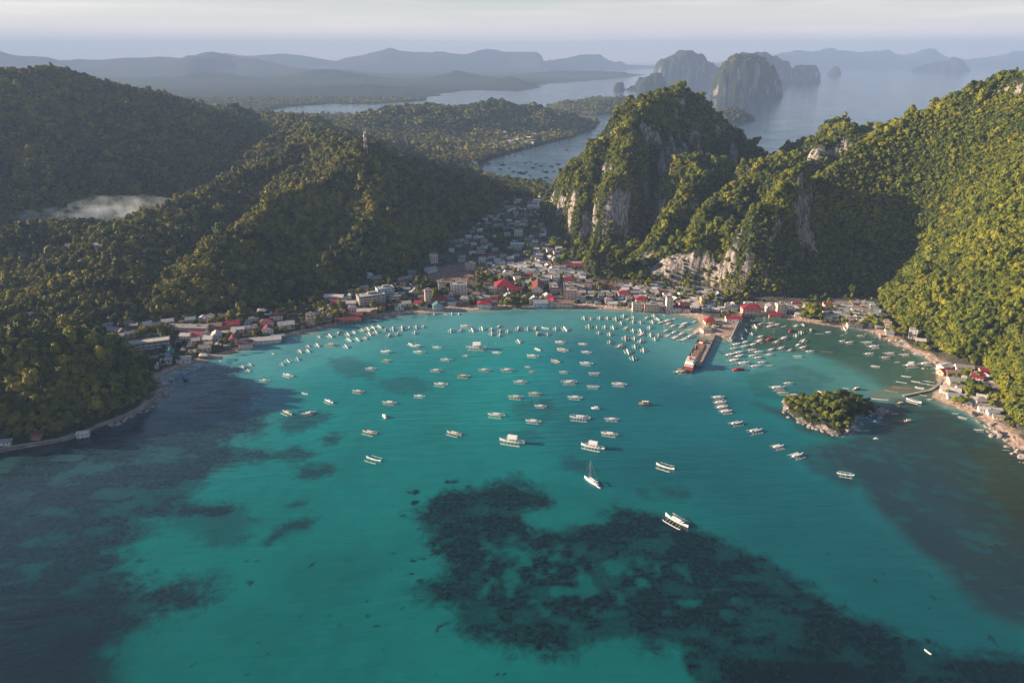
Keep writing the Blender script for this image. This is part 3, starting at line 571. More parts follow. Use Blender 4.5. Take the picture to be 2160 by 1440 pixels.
keep &= rng.uniform(0, 1, len(x)) < 1-.92*sstep(.35, .75, rk)
for hx, hy in [(90,682),(107,692),(145,698),(65,666),(706,630),(777,582),(794,588),(869,579),(854,592),(915,554),(1924,712),(1941,724),(240,700),(312,736),(448,694),(482,690),(400,697),(417,709),(584,673),(909,573),(1015,536),(1038,544),(1094,497),(1091,519),(150,520),(60,525),(210,523)]:
    a_, b_ = gr(hx, hy, 6)
    for _ in range(5): a_, b_ = gr(hx, hy, float(land_z(np.array([a_]), np.array([b_]))[0]))
    keep &= ~((np.abs(x-a_) < 11) & (y-b_ > -26) & (y-b_ < 9))
karst = (x > 60) & (y > 880) & (y < 1500) & (nr[:, 2] < .72)
keep &= rng.uniform(0, 1, len(x)) < np.where(nr[:, 2] < .30, .6, 1)
P, nr, z, x, y, karst, tw, dist = P[keep], nr[keep], z[keep], x[keep], y[keep], karst[keep], tw[keep], dist[keep]
sz = rng.lognormal(0, .46, len(P))*1.85*np.where(karst, .70, 1.0)*np.clip(.84+dist/4200., .9, 1.35)
sz = np.where(tw > 0, sz*.85, sz); sz = np.minimum(sz, 8.5)
emer = (rng.uniform(0, 1, len(P)) < .035) & (tw < 0) & ~karst; sz = np.where(emer, sz*1.35, sz)
S = np.stack([sz*rng.uniform(.75, 1.3, len(P)), sz*rng.uniform(.75, 1.3, len(P)), sz*rng.uniform(.8, 1.8, len(P))*np.where(karst, .85, 1.)], 1)
Pz = P+nr*(sz*.25)[:, None]; Pz[:, 2] += np.where(karst, -.1, .35)*sz+np.where(emer, 2, 0)+fbm(x, y, 9, 2, 611)*2.2*(~karst)
big = (x < 0)
gn_instances("forest_canopy", Pz[big], S[big], C_DARK, "dark green jungle canopy covering the hills on the left side of the bay", "forest")
gn_instances("forest_canopy", Pz[~big], S[~big], C_LEAF, "sunlit yellow-green jungle canopy on the limestone massif and the right-hand mountain", "forest")
n_near = len(P)
MV = np.stack([mx_, my_, mz_], 1)
P, nr, q, _ = scatter(MV, mF, int(area(MV, mF)/75))
x, y, z = P.T; keep = infr(x, y, z, 1.2) & (z > 1.2) & ~((sdf(x, y, SPIT) > 0) & (rng.uniform(0, 1, len(x)) < .8)) ; P, nr = P[keep], nr[keep]
sz = rng.lognormal(0, .35, len(P))*6.0; S = np.stack([sz, sz, sz*.95], 1); P = P+nr*(sz*.1)[:, None]
gn_instances("forest_canopy", P, S, C_FAR, "bluish distant forest over the low hills between the two bays", "forest")
for (x, y, z, F, rock, nrm), lab, step, s0 in [(ISL[0], "scrub clinging to the nearest sheer limestone island", 140, 8), (ISL[4], "woods covering the small dome-shaped island behind the peak", 60, 5.5)]:
    V = np.stack([x, y, z], 1); P, nr, q, _ = scatter(V, F, int(area(V, F)/step)); k_ = (rock[F[q, 0]] < .4) & (P[:, 2] > 2) & (nr[:, 2] > .42); P, nr = P[k_], nr[k_]
    sz = rng.lognormal(0, .3, len(P))*s0; gn_instances("island_forest", P, np.stack([sz, sz, sz*.8], 1), C_FAR, lab, "forest")
print("canopy", n_near)
# ---------------------------------------------------------------- mesh building helpers
class MB:
    def __init__(s): s.v = []; s.f = []; s.m = []
    def add(s, V, F, mi=0):
        b = len(s.v); s.v += [tuple(p) for p in V]; s.f += [tuple(i+b for i in f) for f in F]; s.m += [mi]*len(F); return s
    def box(s, x0, x1, y0, y1, z0, z1, mi=0, rot=0, c=(0, 0)):
        V = [(x0,y0,z0),(x1,y0,z0),(x1,y1,z0),(x0,y1,z0),(x0,y0,z1),(x1,y0,z1),(x1,y1,z1),(x0,y1,z1)]
        if rot: V = [(c[0]+(x-c[0])*math.cos(rot)-(y-c[1])*math.sin(rot), c[1]+(x-c[0])*math.sin(rot)+(y-c[1])*math.cos(rot), z) for x, y, z in V]
        return s.add(V, [(0,3,2,1),(4,5,6,7),(0,1,5,4),(1,2,6,5),(2,3,7,6),(3,0,4,7)], mi)
    def tube(s, pts, r, n=5, mi=0):
        pts = [Vector(p) for p in pts]; rs = r if isinstance(r, (list, tuple)) else [r]*len(pts); b = len(s.v)
        for i, p in enumerate(pts):
            d = (pts[min(i+1, len(pts)-1)]-pts[max(i-1, 0)]).normalized(); u = d.cross(Vector((0, 0, 1)) if abs(d.z) < .9 else Vector((1, 0, 0))).normalized(); v = d.cross(u)
            for k in range(n):
                a = k/n*6.2832; s.v.append(tuple(p+(u*math.cos(a)+v*math.sin(a))*rs[i]))
        for i in range(len(pts)-1):
            for k in range(n): s.f.append((b+i*n+k, b+i*n+(k+1) % n, b+(i+1)*n+(k+1) % n, b+(i+1)*n+k)); s.m.append(mi)
        s.f.append(tuple(b+k for k in range(n))[::-1]); s.f.append(tuple(b+(len(pts)-1)*n+k for k in range(n))); s.m += [mi, mi]; return s
    def loft(s, secs, mi=0, cap=True):
        b = len(s.v); n = len(secs[0])
        for q in secs: s.v += [tuple(p) for p in q]
        for i in range(len(secs)-1):
            for k in range(n-1): s.f.append((b+i*n+k, b+i*n+k+1, b+(i+1)*n+k+1, b+(i+1)*n+k)); s.m.append(mi)
        return s
    def build(s, name, mats, parent=None, smooth=False):
        m = bpy.data.meshes.new(name); m.from_pydata(s.v, [], s.f); mats = mats if isinstance(mats, (list, tuple)) else [mats]
        for x in mats: m.materials.append(x)
        if len(mats) > 1: m.polygons.foreach_set('material_index', s.m)
        if smooth: m.polygons.foreach_set('use_smooth', [True]*len(m.polygons))
        return link(name, m, parent)
def empty(name, loc=(0, 0, 0), rz=0):
    o = bpy.data.objects.new(name, None); o.empty_display_size = .5; COL.link(o); o.location = loc; o.rotation_euler = (0, 0, rz); return o
KIDS = {}
def copy_tree(o, parent=None):
    c = o.copy(); COL.link(c)
    if parent is not None: c.parent = parent
    kids = KIDS.get(o.name)
    if kids is None: kids = KIDS[o.name] = list(o.children)
    for ch in kids: copy_tree(ch, c)
    return c
class Proto:
    """first use hands out the original, later uses copy it"""
    def __init__(s, fn): s.fn = fn; s.o = None
    def get(s):
        if s.o is None: s.o = s.fn(); s.src = s.o; KIDS.setdefault(s.o.name, list(s.o.children)); [KIDS.setdefault(c.name, list(c.children)) for c in s.o.children]; return s.o
        c = copy_tree(s.src); return c
WORDS = "zeroth first second third fourth fifth sixth seventh eighth ninth tenth eleventh twelfth thirteenth fourteenth fifteenth sixteenth seventeenth eighteenth nineteenth twentieth".split()
TENS = {20: 'twenty', 30: 'thirty', 40: 'forty', 50: 'fifty', 60: 'sixty', 70: 'seventy', 80: 'eighty', 90: 'ninety'}
def ordw(n):
    if n <= 20: return WORDS[n]
    t = n//10*10
    return (TENS[t][:-1]+'ieth') if n == t else TENS[t]+'-'+WORDS[n-t]
def rank_labels(items, fmt):
    """items: list of (key, x, obj, fmtdict): label copies by their order from the left among look-alikes"""
    by = {}
    for it in items: by.setdefault(it[0], []).append(it)
    for key, L in by.items():
        L.sort(key=lambda q: q[1])
        for i, it in enumerate(L):
            it[2]['label'] = fmt(key, i+1, len(L))
def ground_z(x, y): return float(land_z(np.array([x]), np.array([y]))[0])
def gp(px, py):
    z = 3.0
    for _ in range(6):
        X, Y = gr(px, py, z); z = .5*z+.5*ground_z(X, Y)
    return X, Y, ground_z(X, Y)
def pxy(X, Y, Z):
    d = Y*cp-(Z-CAM_H)*sp; u = (Z-CAM_H)*cp+Y*sp; return 1080+FPX*X/d, 720-FPX*u/d
# ---------------------------------------------------------------- materials of made things
M_WHITE = worn("white_paint", (.84, .82, .80), .55, .6, .10, (.45, .38, .32)); M_OFF = worn("cream_paint", (.74, .67, .58), .6, .6, .12)
M_ORANGE = worn("faded_orange_paint", (.48, .22, .14), .6, .8, .15); M_RED = worn("red_paint", (.42, .03, .04), .55, .8, .15); M_BLUE = worn("blue_paint", (.10, .22, .42), .5, .8, .15); M_DARK = worn("dark_paint", (.04, .045, .055), .6, .8, .2)
M_WOOD = worn("weathered_timber", (.30, .20, .13), .85, 1.2, .3); M_BAMBOO = worn("pale_bamboo", (.66, .62, .56), .7, 1.0, .15); M_TARP = worn("canvas_awning", (.84, .81, .78), .8, .7, .12); M_TARPB = worn("bluish_awning", (.42, .50, .58), .8, .7, .12); M_TARPO = worn("tan_awning", (.70, .60, .52), .8, .7, .12)
M_GLASS = mat("window_glass", (.03, .045, .06), .12, .6); M_GREEN = worn("green_tarpaulin", (.25, .30, .06), .8); M_STEEL = worn("galvanised_steel", (.35, .36, .38), .45, 1, .2)
M_CONC = worn("concrete", (.40, .35, .31), .9, .25, .3, (.2, .17, .15)); M_DECK = worn("rusty_deck", (.27, .17, .13), .8, .3, .35, (.10, .07, .06))
# ---------------------------------------------------------------- boats
def hull_mb(L, B, D, sheer=.9, keel=.35, tr=.0, pw=1.6, z0=0.0):
    """slender double-ended hull; x runs along it, bow at -x"""
    S = []; n = 13
    for i in range(n):
        u = i/(n-1)*2-1; w_ = max(.02, (1-abs(u)**pw)) if not (u > 0 and tr) else max(tr, 1-abs(u)**3*(1-tr)); x = u*L/2; h = D+sheer*abs(u)**3*(1.0 if u < 0 else .7*(0 if tr else 1)); b = B/2*w_
        S.append([(x, -b, z0+h), (x, -b*.92, z0+h*.45), (x, -b*.45, -keel*w_), (x, b*.45, -keel*w_), (x, b*.92, z0+h*.45), (x, b, z0+h)])
    m = MB().loft(S)
    n_ = 6; b0 = 0                                     # deck
    for i in range(n-1): m.f.append((i*n_, (i+1)*n_, (i+1)*n_+5, i*n_+5)); m.m.append(0)
    if tr: m.f.append(tuple(range((n-1)*n_, n*n_))); m.m.append(0)
    return m
def canopy_mb(x0, x1, hw, z, arch=.35, th=.10):
    m = MB(); S = []
    for k in range(7):
        a = (k/6*2-1); S.append((a*hw, z+arch*(1-a*a)))
    V = []; 
    for x in (x0, x1):
        for (y, zz) in S: V.append((x, y, zz))
    for x in (x0, x1):
        for (y, zz) in S: V.append((x, y, zz-th))
    F = [(k, k+1, 7+k+1, 7+k) for k in range(6)]+[(14+k+1, 14+k, 21+k, 21+k+1) for k in range(6)]+[(0, 7, 21, 14), (6, 20, 27, 13)]+[(k+1, k, 14+k, 14+k+1) for k in range(6)]+[(7+k, 7+k+1, 21+k+1, 21+k) for k in range(6)]
    return m.add(V, F)
def outrigger_boat(L=16, hull=None, trim=None, awn=None, spread=4.3, arms=4, cabin=True, deck2=False, mast=0, frame=False, hw=.85):
    def fn():
        hm = hull or M_WHITE; r = empty("outrigger_boat")
        k = L/16.
        h = hull_mb(L, 1.9*k, 1.0*k, 1.7*k); h.build("hull", hm, r, True)
        if trim is not None:
            t_ = MB()
            for sgn in (-1, 1):
                pts = [(u*L/2, sgn*(.97*k*max(.03, 1-abs(u)**1.6)+.05), (.85+1.5*abs(u)**3)*k) for u in [i/6-1 for i in range(13)]]; t_.tube(pts, .12*k, 4)
            t_.build("rail", trim, r)
        for sgn in (-1, 1):
            MB().tube([(-.40*L, sgn*spread*.93, .55*k), (-.34*L, sgn*spread, .25), (0, sgn*spread, .12), (.32*L, sgn*spread, .2), (.38*L, sgn*spread*.95, .45*k)], .27*k, 5).build("outrigger", M_BAMBOO, r)
        for i in range(arms):
            x = (-.27+.54*i/(arms-1))*L
            MB().tube([(x, -spread-.2, .3), (x, -spread*.6, 1.05*k), (x, 0, 1.4*k), (x, spread*.6, 1.05*k), (x, spread+.2, .3)], .12*k, 4).build("crossbeam", M_BAMBOO, r)
        z = 2.45*k; a0, a1 = -.18*L, .20*L
        if not frame:
            for x in (a0+.3, a1-.3):
                for sgn in (-1, 1): MB().tube([(x, sgn*hw*k, 1.1*k), (x, sgn*hw*k, z)], .08, 4).build("awning_post", M_BAMBOO, r)
            canopy_mb(a0, a1, (hw+.2)*k, z, .24*k).build("awning", awn or M_TARP, r)
        if cabin:
            c = MB().box(.12*L, .29*L, -.78*k, .78*k, 1.05*k, 2.25*k, 0); c.build("cabin", hm if hm is not M_ORANGE else M_WHITE, r)
            [MB().box(.14*L, .27*L, s*.78*k-.03, s*.78*k+.03, 1.5*k, 2.0*k).build("window", M_GLASS, r) for s in (-1, 1)]
        if deck2:
            canopy_mb(-.16*L, .20*L, 1.6*k, 4.6*k, .25*k).build("upper_awning", awn or M_TARP, r)
            for x in (-.14*L, .18*L):
                for sgn in (-1, 1): MB().tube([(x, sgn*1.3*k, 2.8*k), (x, sgn*1.3*k, 4.6*k)], .08, 4).build("awning_post", M_BAMBOO, r)
            p = MB(); p.box(-.17*L, .21*L, -1.5*k, 1.5*k, 3.0*k, 3.12*k); p.build("upper_deck", M_WHITE, r)
        if mast: MB().tube([(-.20*L, 0, 1), (-.20*L, 0, mast)], .10, 5).build("mast", M_BAMBOO, r)
        return r
    return fn
def bare_canoe(L=7, hm=None, out=True):
    def fn():
        r = empty("canoe"); hull_mb(L, .95, .45, .5, .15).build("hull", hm or M_WHITE, r, True)
        MB().box(-.1*L, -.1*L+.25, -.42, .42, .42, .5).box(.12*L, .12*L+.25, -.42, .42, .42, .5).build("thwart", M_WOOD, r)
        if out:
            for s in (-1, 1): MB().tube([(-.36*L, s*1.7, .25), (0, s*1.75, .08), (.36*L, s*1.7, .2)], .10, 4).build("outrigger", M_BAMBOO, r)
            for x in (-.18*L, .18*L): MB().tube([(x, -1.8, .15), (x, 0, .62), (x, 1.8, .15)], .06, 4).build("crossbeam", M_BAMBOO, r)
        return r
    return fn
def speed_boat():
    r = empty("speedboat"); hull_mb(8.5, 2.7, .95, .5, .3, .85, 2.2).build("hull", M_WHITE, r, True)
    MB().box(-1.2, 1.6, -.8, .8, .9, 1.9).build("cabin", M_WHITE, r); MB().box(-1.26, -1.18, -.7, .7, 1.2, 1.75).box(-.9, 1.3, -.83, -.79, 1.3, 1.7).box(-.9, 1.3, .79, .83, 1.3, 1.7).build("windscreen", M_GLASS, r)
    canopy_mb(-1.3, 2.4, 1.0, 2.35, .1).build("roof", M_WHITE, r); MB().box(4.1, 4.7, -.3, .3, .4, 1.4).build("outboard_motor", M_DARK, r)
    return r
def yacht():
    r = empty("sailing_yacht"); hull_mb(14.5, 3.6, 1.3, .6, .6, .6, 1.9).build("hull", M_WHITE, r, True)
    MB().box(-2.5, 2.6, -.95, .95, 1.3, 1.95).build("cabin", M_WHITE, r); MB().box(-2.0, 2.2, -.98, -.94, 1.5, 1.8).box(-2.0, 2.2, .94, .98, 1.5, 1.8).build("window", M_GLASS, r)
    MB().tube([(-1.6, 0, 1.2), (-1.6, 0, 17.5)], [.15, .09], 6).build("mast", M_STEEL, r)
    MB().tube([(-1.6, 0, 3.1), (4.6, 0, 3.0)], .11, 5).build("boom", M_STEEL, r)
    MB().tube([(-1.5, 0, 3.4), (1.5, 0, 3.45), (4.4, 0, 3.3)], [.26, .24, .12], 6).build("furled_sail", M_TARPO, r)
    MB().tube([(-7.1, 0, 1.9), (-1.6, 0, 17.2)], .06, 4).tube([(7.1, 0, 1.5), (-1.6, 0, 17.3)], .03, 3).tube([(-1.4, 1.7, 1.4), (-1.6, .9, 9.5), (-1.6, 0, 16.5)], .03, 3).tube([(-1.4, -1.7, 1.4), (-1.6, -.9, 9.5), (-1.6, 0, 16.5)], .03, 3).tube([(-1.6, -.9, 9.5), (-1.6, .9, 9.5)], .06, 4).build("rigging", M_STEEL, r)
    MB().box(4.2, 6.2, -1.2, 1.2, 2.9, 3.0).tube([(4.3, -1, 1.3), (4.3, -1, 2.9)], .04, 4).tube([(6.1, 1, 1.3), (6.1, 1, 2.9)], .04, 4).build("bimini", M_TARPB, r)
    return r
def catamaran(mast=13):
    def fn():
        r = empty("sailing_outrigger"); hull_mb(13, 2.2, 1.2, 1.0).build("hull", M_WHITE, r, True)
        for s in (-1, 1): MB().tube([(-5, s*3.9, .7), (-3, s*4, .25), (3, s*4, .2), (4.8, s*3.8, .5)], .2, 5).build("outrigger", M_BAMBOO, r)
        for x in (-3, 0, 3): MB().tube([(x, -4.1, .3), (x, 0, 1.35), (x, 4.1, .3)], .12, 4).build("crossbeam", M_BAMBOO, r)
        MB().tube([(-.8, 0, 1), (-.8, 0, mast)], [.14, .08], 5).build("mast", M_WHITE, r); MB().box(0, 3.6, -.9, .9, 1.2, 2.2).build("cabin", M_WHITE, r); canopy_mb(-.2, 4.2, 1.1, 2.4, .2).build("awning", M_TARP, r)
        return r
    return fn
def row_boat(hm=None, L=8.5, W=3.0):
    def fn():
        r = empty("work_boat"); hull_mb(L, W, 1.3, .7, .4, .7, 2.0).build("hull", hm or M_WOOD, r, True)
        MB().box(-.2*L, .25*L, -W*.3, W*.3, 1.25, 2.6).build("cabin", M_OFF if hm is None else hm, r); MB().box(-.24*L, .30*L, -W*.36, W*.36, 2.6, 2.72).build("roof", M_TARPO if hm is None else hm, r)
        MB().box(-.15*L, .2*L, -W*.31, -W*.30-.03, 1.7, 2.3).box(-.15*L, .2*L, W*.30, W*.31+.03, 1.7, 2.3).build("window", M_GLASS, r)
        return r
    return fn
KIND = {  # code: (prototype, description, category, nominal length)
 'w': (Proto(outrigger_boat()), "white-awninged outrigger boat", "outrigger boat", 16),
 'c': (Proto(outrigger_boat(15, awn=M_TARP, arms=3, cabin=False, spread=3.9)), "plain long-awninged outrigger boat", "outrigger boat", 15),
 'o': (Proto(outrigger_boat(15, hull=M_WHITE, trim=M_ORANGE, awn=M_TARP, arms=3, spread=3.9)), "orange-trimmed outrigger boat", "outrigger boat", 15),
 'r': (Proto(outrigger_boat(15, hull=M_ORANGE, trim=M_OFF, awn=M_TARPO, arms=3, spread=3.8)), "orange-red outrigger boat", "outrigger boat", 15),
 'b': (Proto(outrigger_boat(15, hull=M_WHITE, trim=M_BLUE, awn=M_TARPB, arms=4)), "bluish-awninged outrigger boat", "outrigger boat", 15),
 't': (Proto(outrigger_boat(15, hull=M_OFF, trim=M_WOOD, awn=M_TARPO, arms=4)), "tan-awninged outrigger boat", "outrigger boat", 15),
 'f': (Proto(outrigger_boat(16, arms=5, spread=5.2)), "wide-beamed outrigger boat", "outrigger boat", 16),
 'x': (Proto(outrigger_boat(13, arms=3, cabin=False, spread=4.4, frame=True)), "open roofless outrigger boat", "outrigger boat", 13),
 'D': (Proto(outrigger_boat(21, arms=5, spread=5.0, deck2=True, mast=6.5)), "large double-deck outrigger boat", "outrigger boat", 21),
 's': (Proto(bare_canoe(8)), "small narrow outrigger canoe", "canoe", 8),
 'n': (Proto(bare_canoe(12, M_ORANGE, False)), "long faded orange canoe", "canoe", 12),
 'l': (Proto(bare_canoe(13, M_WHITE, False)), "long white canoe", "canoe", 13),
 'p': (Proto(speed_boat), "small white speedboat", "speedboat", 8.5),
 'k': (Proto(row_boat()), "stubby brown wooden work boat", "work boat", 8.5),
 'R': (Proto(row_boat(M_RED, 13, 4.2)), "red-painted covered boat", "covered boat", 13),
 'q': (Proto(row_boat(M_BLUE, 6, 2.6)), "blue-painted covered dinghy", "dinghy", 6),
 'y': (Proto(yacht), "white sailing yacht with bare mast", "sailing yacht", 14.5),
 'm': (Proto(catamaran()), "white outrigger sailboat with bare mast", "sailboat", 13),
}
ZONES = {}
# zone name: (default heading deg, group, [(px, py, kind, length or 0, heading offset), ...])
def Zn(name, head, txt): ZONES[name] = (head, [t.split(',') for t in txt.split()])
Zn("in the western beach rows", 122, "673,709,b,9 696,707,o,13 714,702,w,13,-25 734,704,w,12 747,700,c,9 764,696,r,12 776,693,o,13 787,690,c,11 800,688,w,12 813,695,b,11,-20 829,693,w,14,-15 848,692,f,17,-18 863,690,c,10,-25 878,689,w,12,-20 893,688,r,10,-20 793,699,t,12 779,703,o,13 771,712,r,11 754,715,o,12 736,716,o,13,10 821,707,w,13,-30 839,704,b,12,-30 875,701,w,12,-25 730,730,o,12 699,727,t,18,50 670,727,w,12 650,739,w,10 650,729,b,9 633,740,o,11 628,756,b,10 608,760,x,11 596,767,b,9")
Zn("in the town beach line", 92, "951,697,w,13 972,696,b,11 982,687,t,15,70 996,695,w,14,10 1017,692,w,14,10 1037,694,o,12 1037,703,w,13 1052,688,w,11,-10 1055,697,t,12 1054,706,w,12 1071,698,w,11 1093,693,o,15,-10 1113,693,b,13 1130,692,w,13,-5 1150,691,x,11,60 1172,693,w,13 1192,693,w,15,12 1133,704,k,10 1155,704,b,11 1094,719,o,12,15 867,726,w,11,40")
Zn("close to the beach", 95, "623,714,s,8,40 916,661,m,9 922,660,s,6 940,662,s,6,60 953,661,m,8 968,661,m,8")
Zn("at mid-bay", 172, "608,791,o,15,-15 558,802,w,13,-5 643,829,s,9,-20 606,870,t,14,-25 650,871,w,15,30 694,846,w,13,-30 756,825,t,14,-15 822,849,o,16,-8 885,835,c,13,-5 782,777,w,14 815,760,r,13,-3 884,742,w,15,-6 922,732,c,12,-5 941,758,w,14 920,781,w,15 930,810,f,16,-7 983,750,o,10 1048,743,c,12,-12 977,793,r,16 1021,780,o,15 1069,780,o,16 1097,805,w,16 1088,837,t,17 1128,830,t,15 1140,856,w,13,-5 1125,888,w,16,-8 1047,875,f,18,-5 1113,773,c,8 1121,783,r,9 1124,750,f,15,-6 1134,736,w,10,-40 1182,721,o,14,-8 1187,737,t,15,-20 1172,761,r,13,-30 1190,784,b,12 1200,806,f,19,10 1213,838,c,16 1230,725,w,12,-8 1237,742,c,13,-8 1237,766,f,16,-5 1253,787,x,14 1251,815,x,14 1306,810,f,17 1290,884,c,15 1286,915,o,17,-12 1223,881,f,21 958,914,t,16,-20 780,912,t,16,-10 1360,852,k,13,5 1403,984,x,17,-28 788,968,x,16,-20 1046,723,s,4")
Zn("off the pier beach", 88, "1232,670,w,12 1246,671,t,10 1265,670,w,12 1281,670,w,11 1299,672,t,14 1315,666,w,13,-10 1325,673,t,12,-20 1336,669,w,10 1310,680,o,11 1335,678,o,12 1351,679,b,11 1364,670,w,12,-30 1379,665,w,11 1387,672,b,12,15 1376,678,w,12 1401,663,s,7 1242,688,t,14 1259,689,x,10 1276,689,w,12 1293,690,w,13 1321,692,t,14,-20 1335,696,o,12 1351,697,w,13 1370,690,w,12 1263,701,w,10 1286,704,w,12 1353,705,f,15,-30 1372,706,w,13 1389,707,t,13,-15 1319,713,t,15 1338,713,w,12 1381,714,w,11 1351,719,w,14,-15 1286,721,r,12 1307,730,t,15,-30 1339,730,w,12 1324,741,w,15,5 1357,738,w,13 1335,755,b,13")
Zn("beside the pier", 52, "1393,680,t,12 1407,676,w,14 1410,683,t,14 1419,687,w,13 1421,672,x,9 1443,683,w,16,-8 1437,689,t,13 1464,678,w,9 1405,697,t,12 1421,701,w,13 1407,708,x,13 1424,712,f,15 1437,704,w,14 1455,709,w,15 1441,716,x,16,-12 1454,695,x,12,-25 1467,702,w,11")
Zn("behind the quay", 84, "1574,683,b,10 1586,677,x,10 1593,688,w,13 1604,683,r,12,-45 1573,696,b,12 1586,703,w,9 1623,688,w,13,-50 1624,681,x,11,-50 1639,684,t,11,-50 1653,688,l,15,-45 1666,697,R,11,-20 1679,687,w,13,-30 1690,701,w,12,-10 1679,707,w,12,-10 1710,696,k,8 1694,684,w,9 1728,703,l,14,-80 1747,700,w,10,-60 1781,693,w,12 1776,706,s,6,-60 1776,719,b,11,-60 1791,722,w,13,-70 1564,706,w,11 1565,714,w,12 1549,712,w,12,-25 1541,716,w,12 1604,710,t,13,-40 1602,719,f,15,-40 1623,715,R,12,-50 1653,713,w,15,-40 1638,721,t,14,-30 1588,726,w,13,-45 1571,721,w,12,-45")
Zn("right of the quay", 28, "1552,726,w,14 1570,730,o,13 1547,735,t,13 1585,738,w,13,-10 1599,742,w,14,-15 1558,743,w,14 1539,748,w,16 1558,751,w,15 1586,750,w,12,-5 1598,754,w,13,-5 1547,760,f,16 1567,766,f,17,-10 1606,764,w,13,-10 1592,772,w,14,-15 1623,770,s,10,-15 1621,748,c,13,-8 1626,737,w,12,5 1648,734,b,14,12 1666,738,b,11,20 1694,719,w,15,25 1684,727,p,8 1693,733,t,15,5 1707,741,w,13,-15 1682,751,x,12,-30 1744,741,n,14,-40 1558,779,R,14,-20")
Zn("by the right-hand shore", 12, "1815,708,t,12 1828,722,x,15 1842,731,f,16 1832,746,w,14 1846,772,w,10,-25 1875,745,x,14 1867,754,t,13 1907,748,x,13 1892,763,s,9 1921,771,D,19,-5 1951,767,f,16 1972,775,l,11 1973,785,l,11 1911,793,s,10,-30 1901,805,l,11,-40 1901,817,n,19,-30 1880,824,n,13,-35 1931,804,s,9,-35 1939,817,x,9,-45 1954,802,l,9,-20 1949,808,l,10,-30 1966,811,l,10,-30 1961,804,l,9,-30 1852,841,l,20,-25 1927,845,x,15,-60 1900,850,k,7,-20 1946,832,l,8,-40 1960,842,c,8 1887,716,n,12 1894,728,x,12 1850,710,l,11 1863,710,R,8 1879,711,l,11 1933,746,w,12 1944,749,x,12 1966,753,l,12 1914,733,x,12 1968,762,l,10 1900,722,x,12")
Zn("around the islet", -10, "1662,808,w,12,20 1639,818,f,18,20 1650,829,t,13,10 1673,834,w,15,20 1729,829,k,9,-50 1785,818,s,8 1771,826,s,6,20 1807,820,k,9,20 1851,889,q,7 1916,888,k,8 1848,924,p,5 1888,871,s,6 2015,871,s,7 2030,880,t,8,-30 2064,906,x,9 2122,948,l,6 1808,906,s,5")
Zn("in the islet chain", 12, "1514,838,f,15 1518,849,f,15,3 1522,859,f,15,6 1530,868,f,15,10 1552,893,b,16,6 1592,909,b,17,6 1640,942,f,14,8 1680,961,f,16,12 1783,1000,x,14,-30")
Zn("in the shaded western corner", 128, "528,768,b,9 512,773,w,9 524,780,b,9 489,774,w,9 476,776,s,5 465,760,s,5 438,768,s,6 420,773,x,9 397,778,b,11,40 391,785,b,12,40 390,796,q,11,10 411,790,s,4 360,799,b,12 345,809,b,13 343,786,l,8 576,745,s,7")
items = []
for zn, (head, L) in ZONES.items():
    for e in L:
        px, py, kd = float(e[0]), float(e[1]), e[2]; ln = float(e[3]) if len(e) > 3 else 0; off = float(e[4]) if len(e) > 4 else 0
        pr, desc, cat, nom = KIND[kd]; o = pr.get(); X, Y = gr(px, py+1.5)
        o.location = (X, Y, max(0.0, ground_z(X, Y)) if sdf(np.array([X]), np.array([Y]), COAST)[0] > 0 else -.02)
        a = head+off+((px*13.7+py*7.3) % 9-4.5); o.rotation_euler = (0, 0, R(a+180))
        s_ = (ln or nom)/nom*.88; o.scale = (s_, s_*.97, s_); items.append(((desc, zn, cat), px, o))
        o['category'] = cat; o['group'] = "boats "+zn
def fb(key, i, n):
    d, zn, c = key
    return (d+" "+zn) if n == 1 else (("%s, %s from left %s" % (d, ordw(i), zn)))
rank_labels(items, fb)
def one(kd, px, py, ln, head, label, group=None):
    pr, desc, cat, nom = KIND[kd]; o = pr.get(); X, Y = gr(px, py); s_ = ln/nom; o.location = (X, Y, -.02); o.scale = (s_,)*3; o.rotation_euler = (0, 0, R(head+180)); tag(o, label, cat, group); return o
one('D', 1005, 735, 24, 176, "largest white double-deck outrigger boat, broadside in the upper middle of the bay")
one('D', 1080, 933, 22, 163, "large white double-deck outrigger boat in mid-bay, left of the anchored yacht")
one('D', 1250, 944, 20, 157, "large white covered outrigger boat anchored just above the yacht")
one('f', 1427, 1100, 19, 132, "lone white outrigger boat nearest the camera, over the dark reef")
one('y', 1247, 1016, 15, 128, "white sailing yacht with tall bare mast anchored above the reef")
one('m', 815, 743, 13, 170, "left one of two masted sailboats in the upper left bay")
one('m', 878, 731, 13, 172, "right one of two masted sailboats in the upper left bay")
one('p', 1256, 862, 8, 170, "small white cabin speedboat alone in the middle of the bay")
one('p', 811, 879, 8, 125, "small white speedboat alone at the left of mid-bay")
def dinghy():
    r = empty("dinghy"); hull_mb(3.6, 1.7, .55, .25, .1, .8, 2).build("hull", M_WHITE, r, True); MB().box(-.3, 0, -.7, .7, .5, .58).box(.8, 1.1, -.7, .7, .5, .58).build("thwart", M_WOOD, r); return r
pd = Proto(dinghy); o = pd.get(); o.location = (*gr(1263, 1028), 0); o.rotation_euler = (0, 0, R(-40)); tag(o, "little white dinghy tied behind the yacht's stern", "dinghy")
o = pd.get(); o.location = (*gr(1957, 1375), 0); o.rotation_euler = (0, 0, R(-60)); o.scale = (1.1, .7, 1); tag(o, "tiny white dinghy alone near the lower right edge of the water", "dinghy")
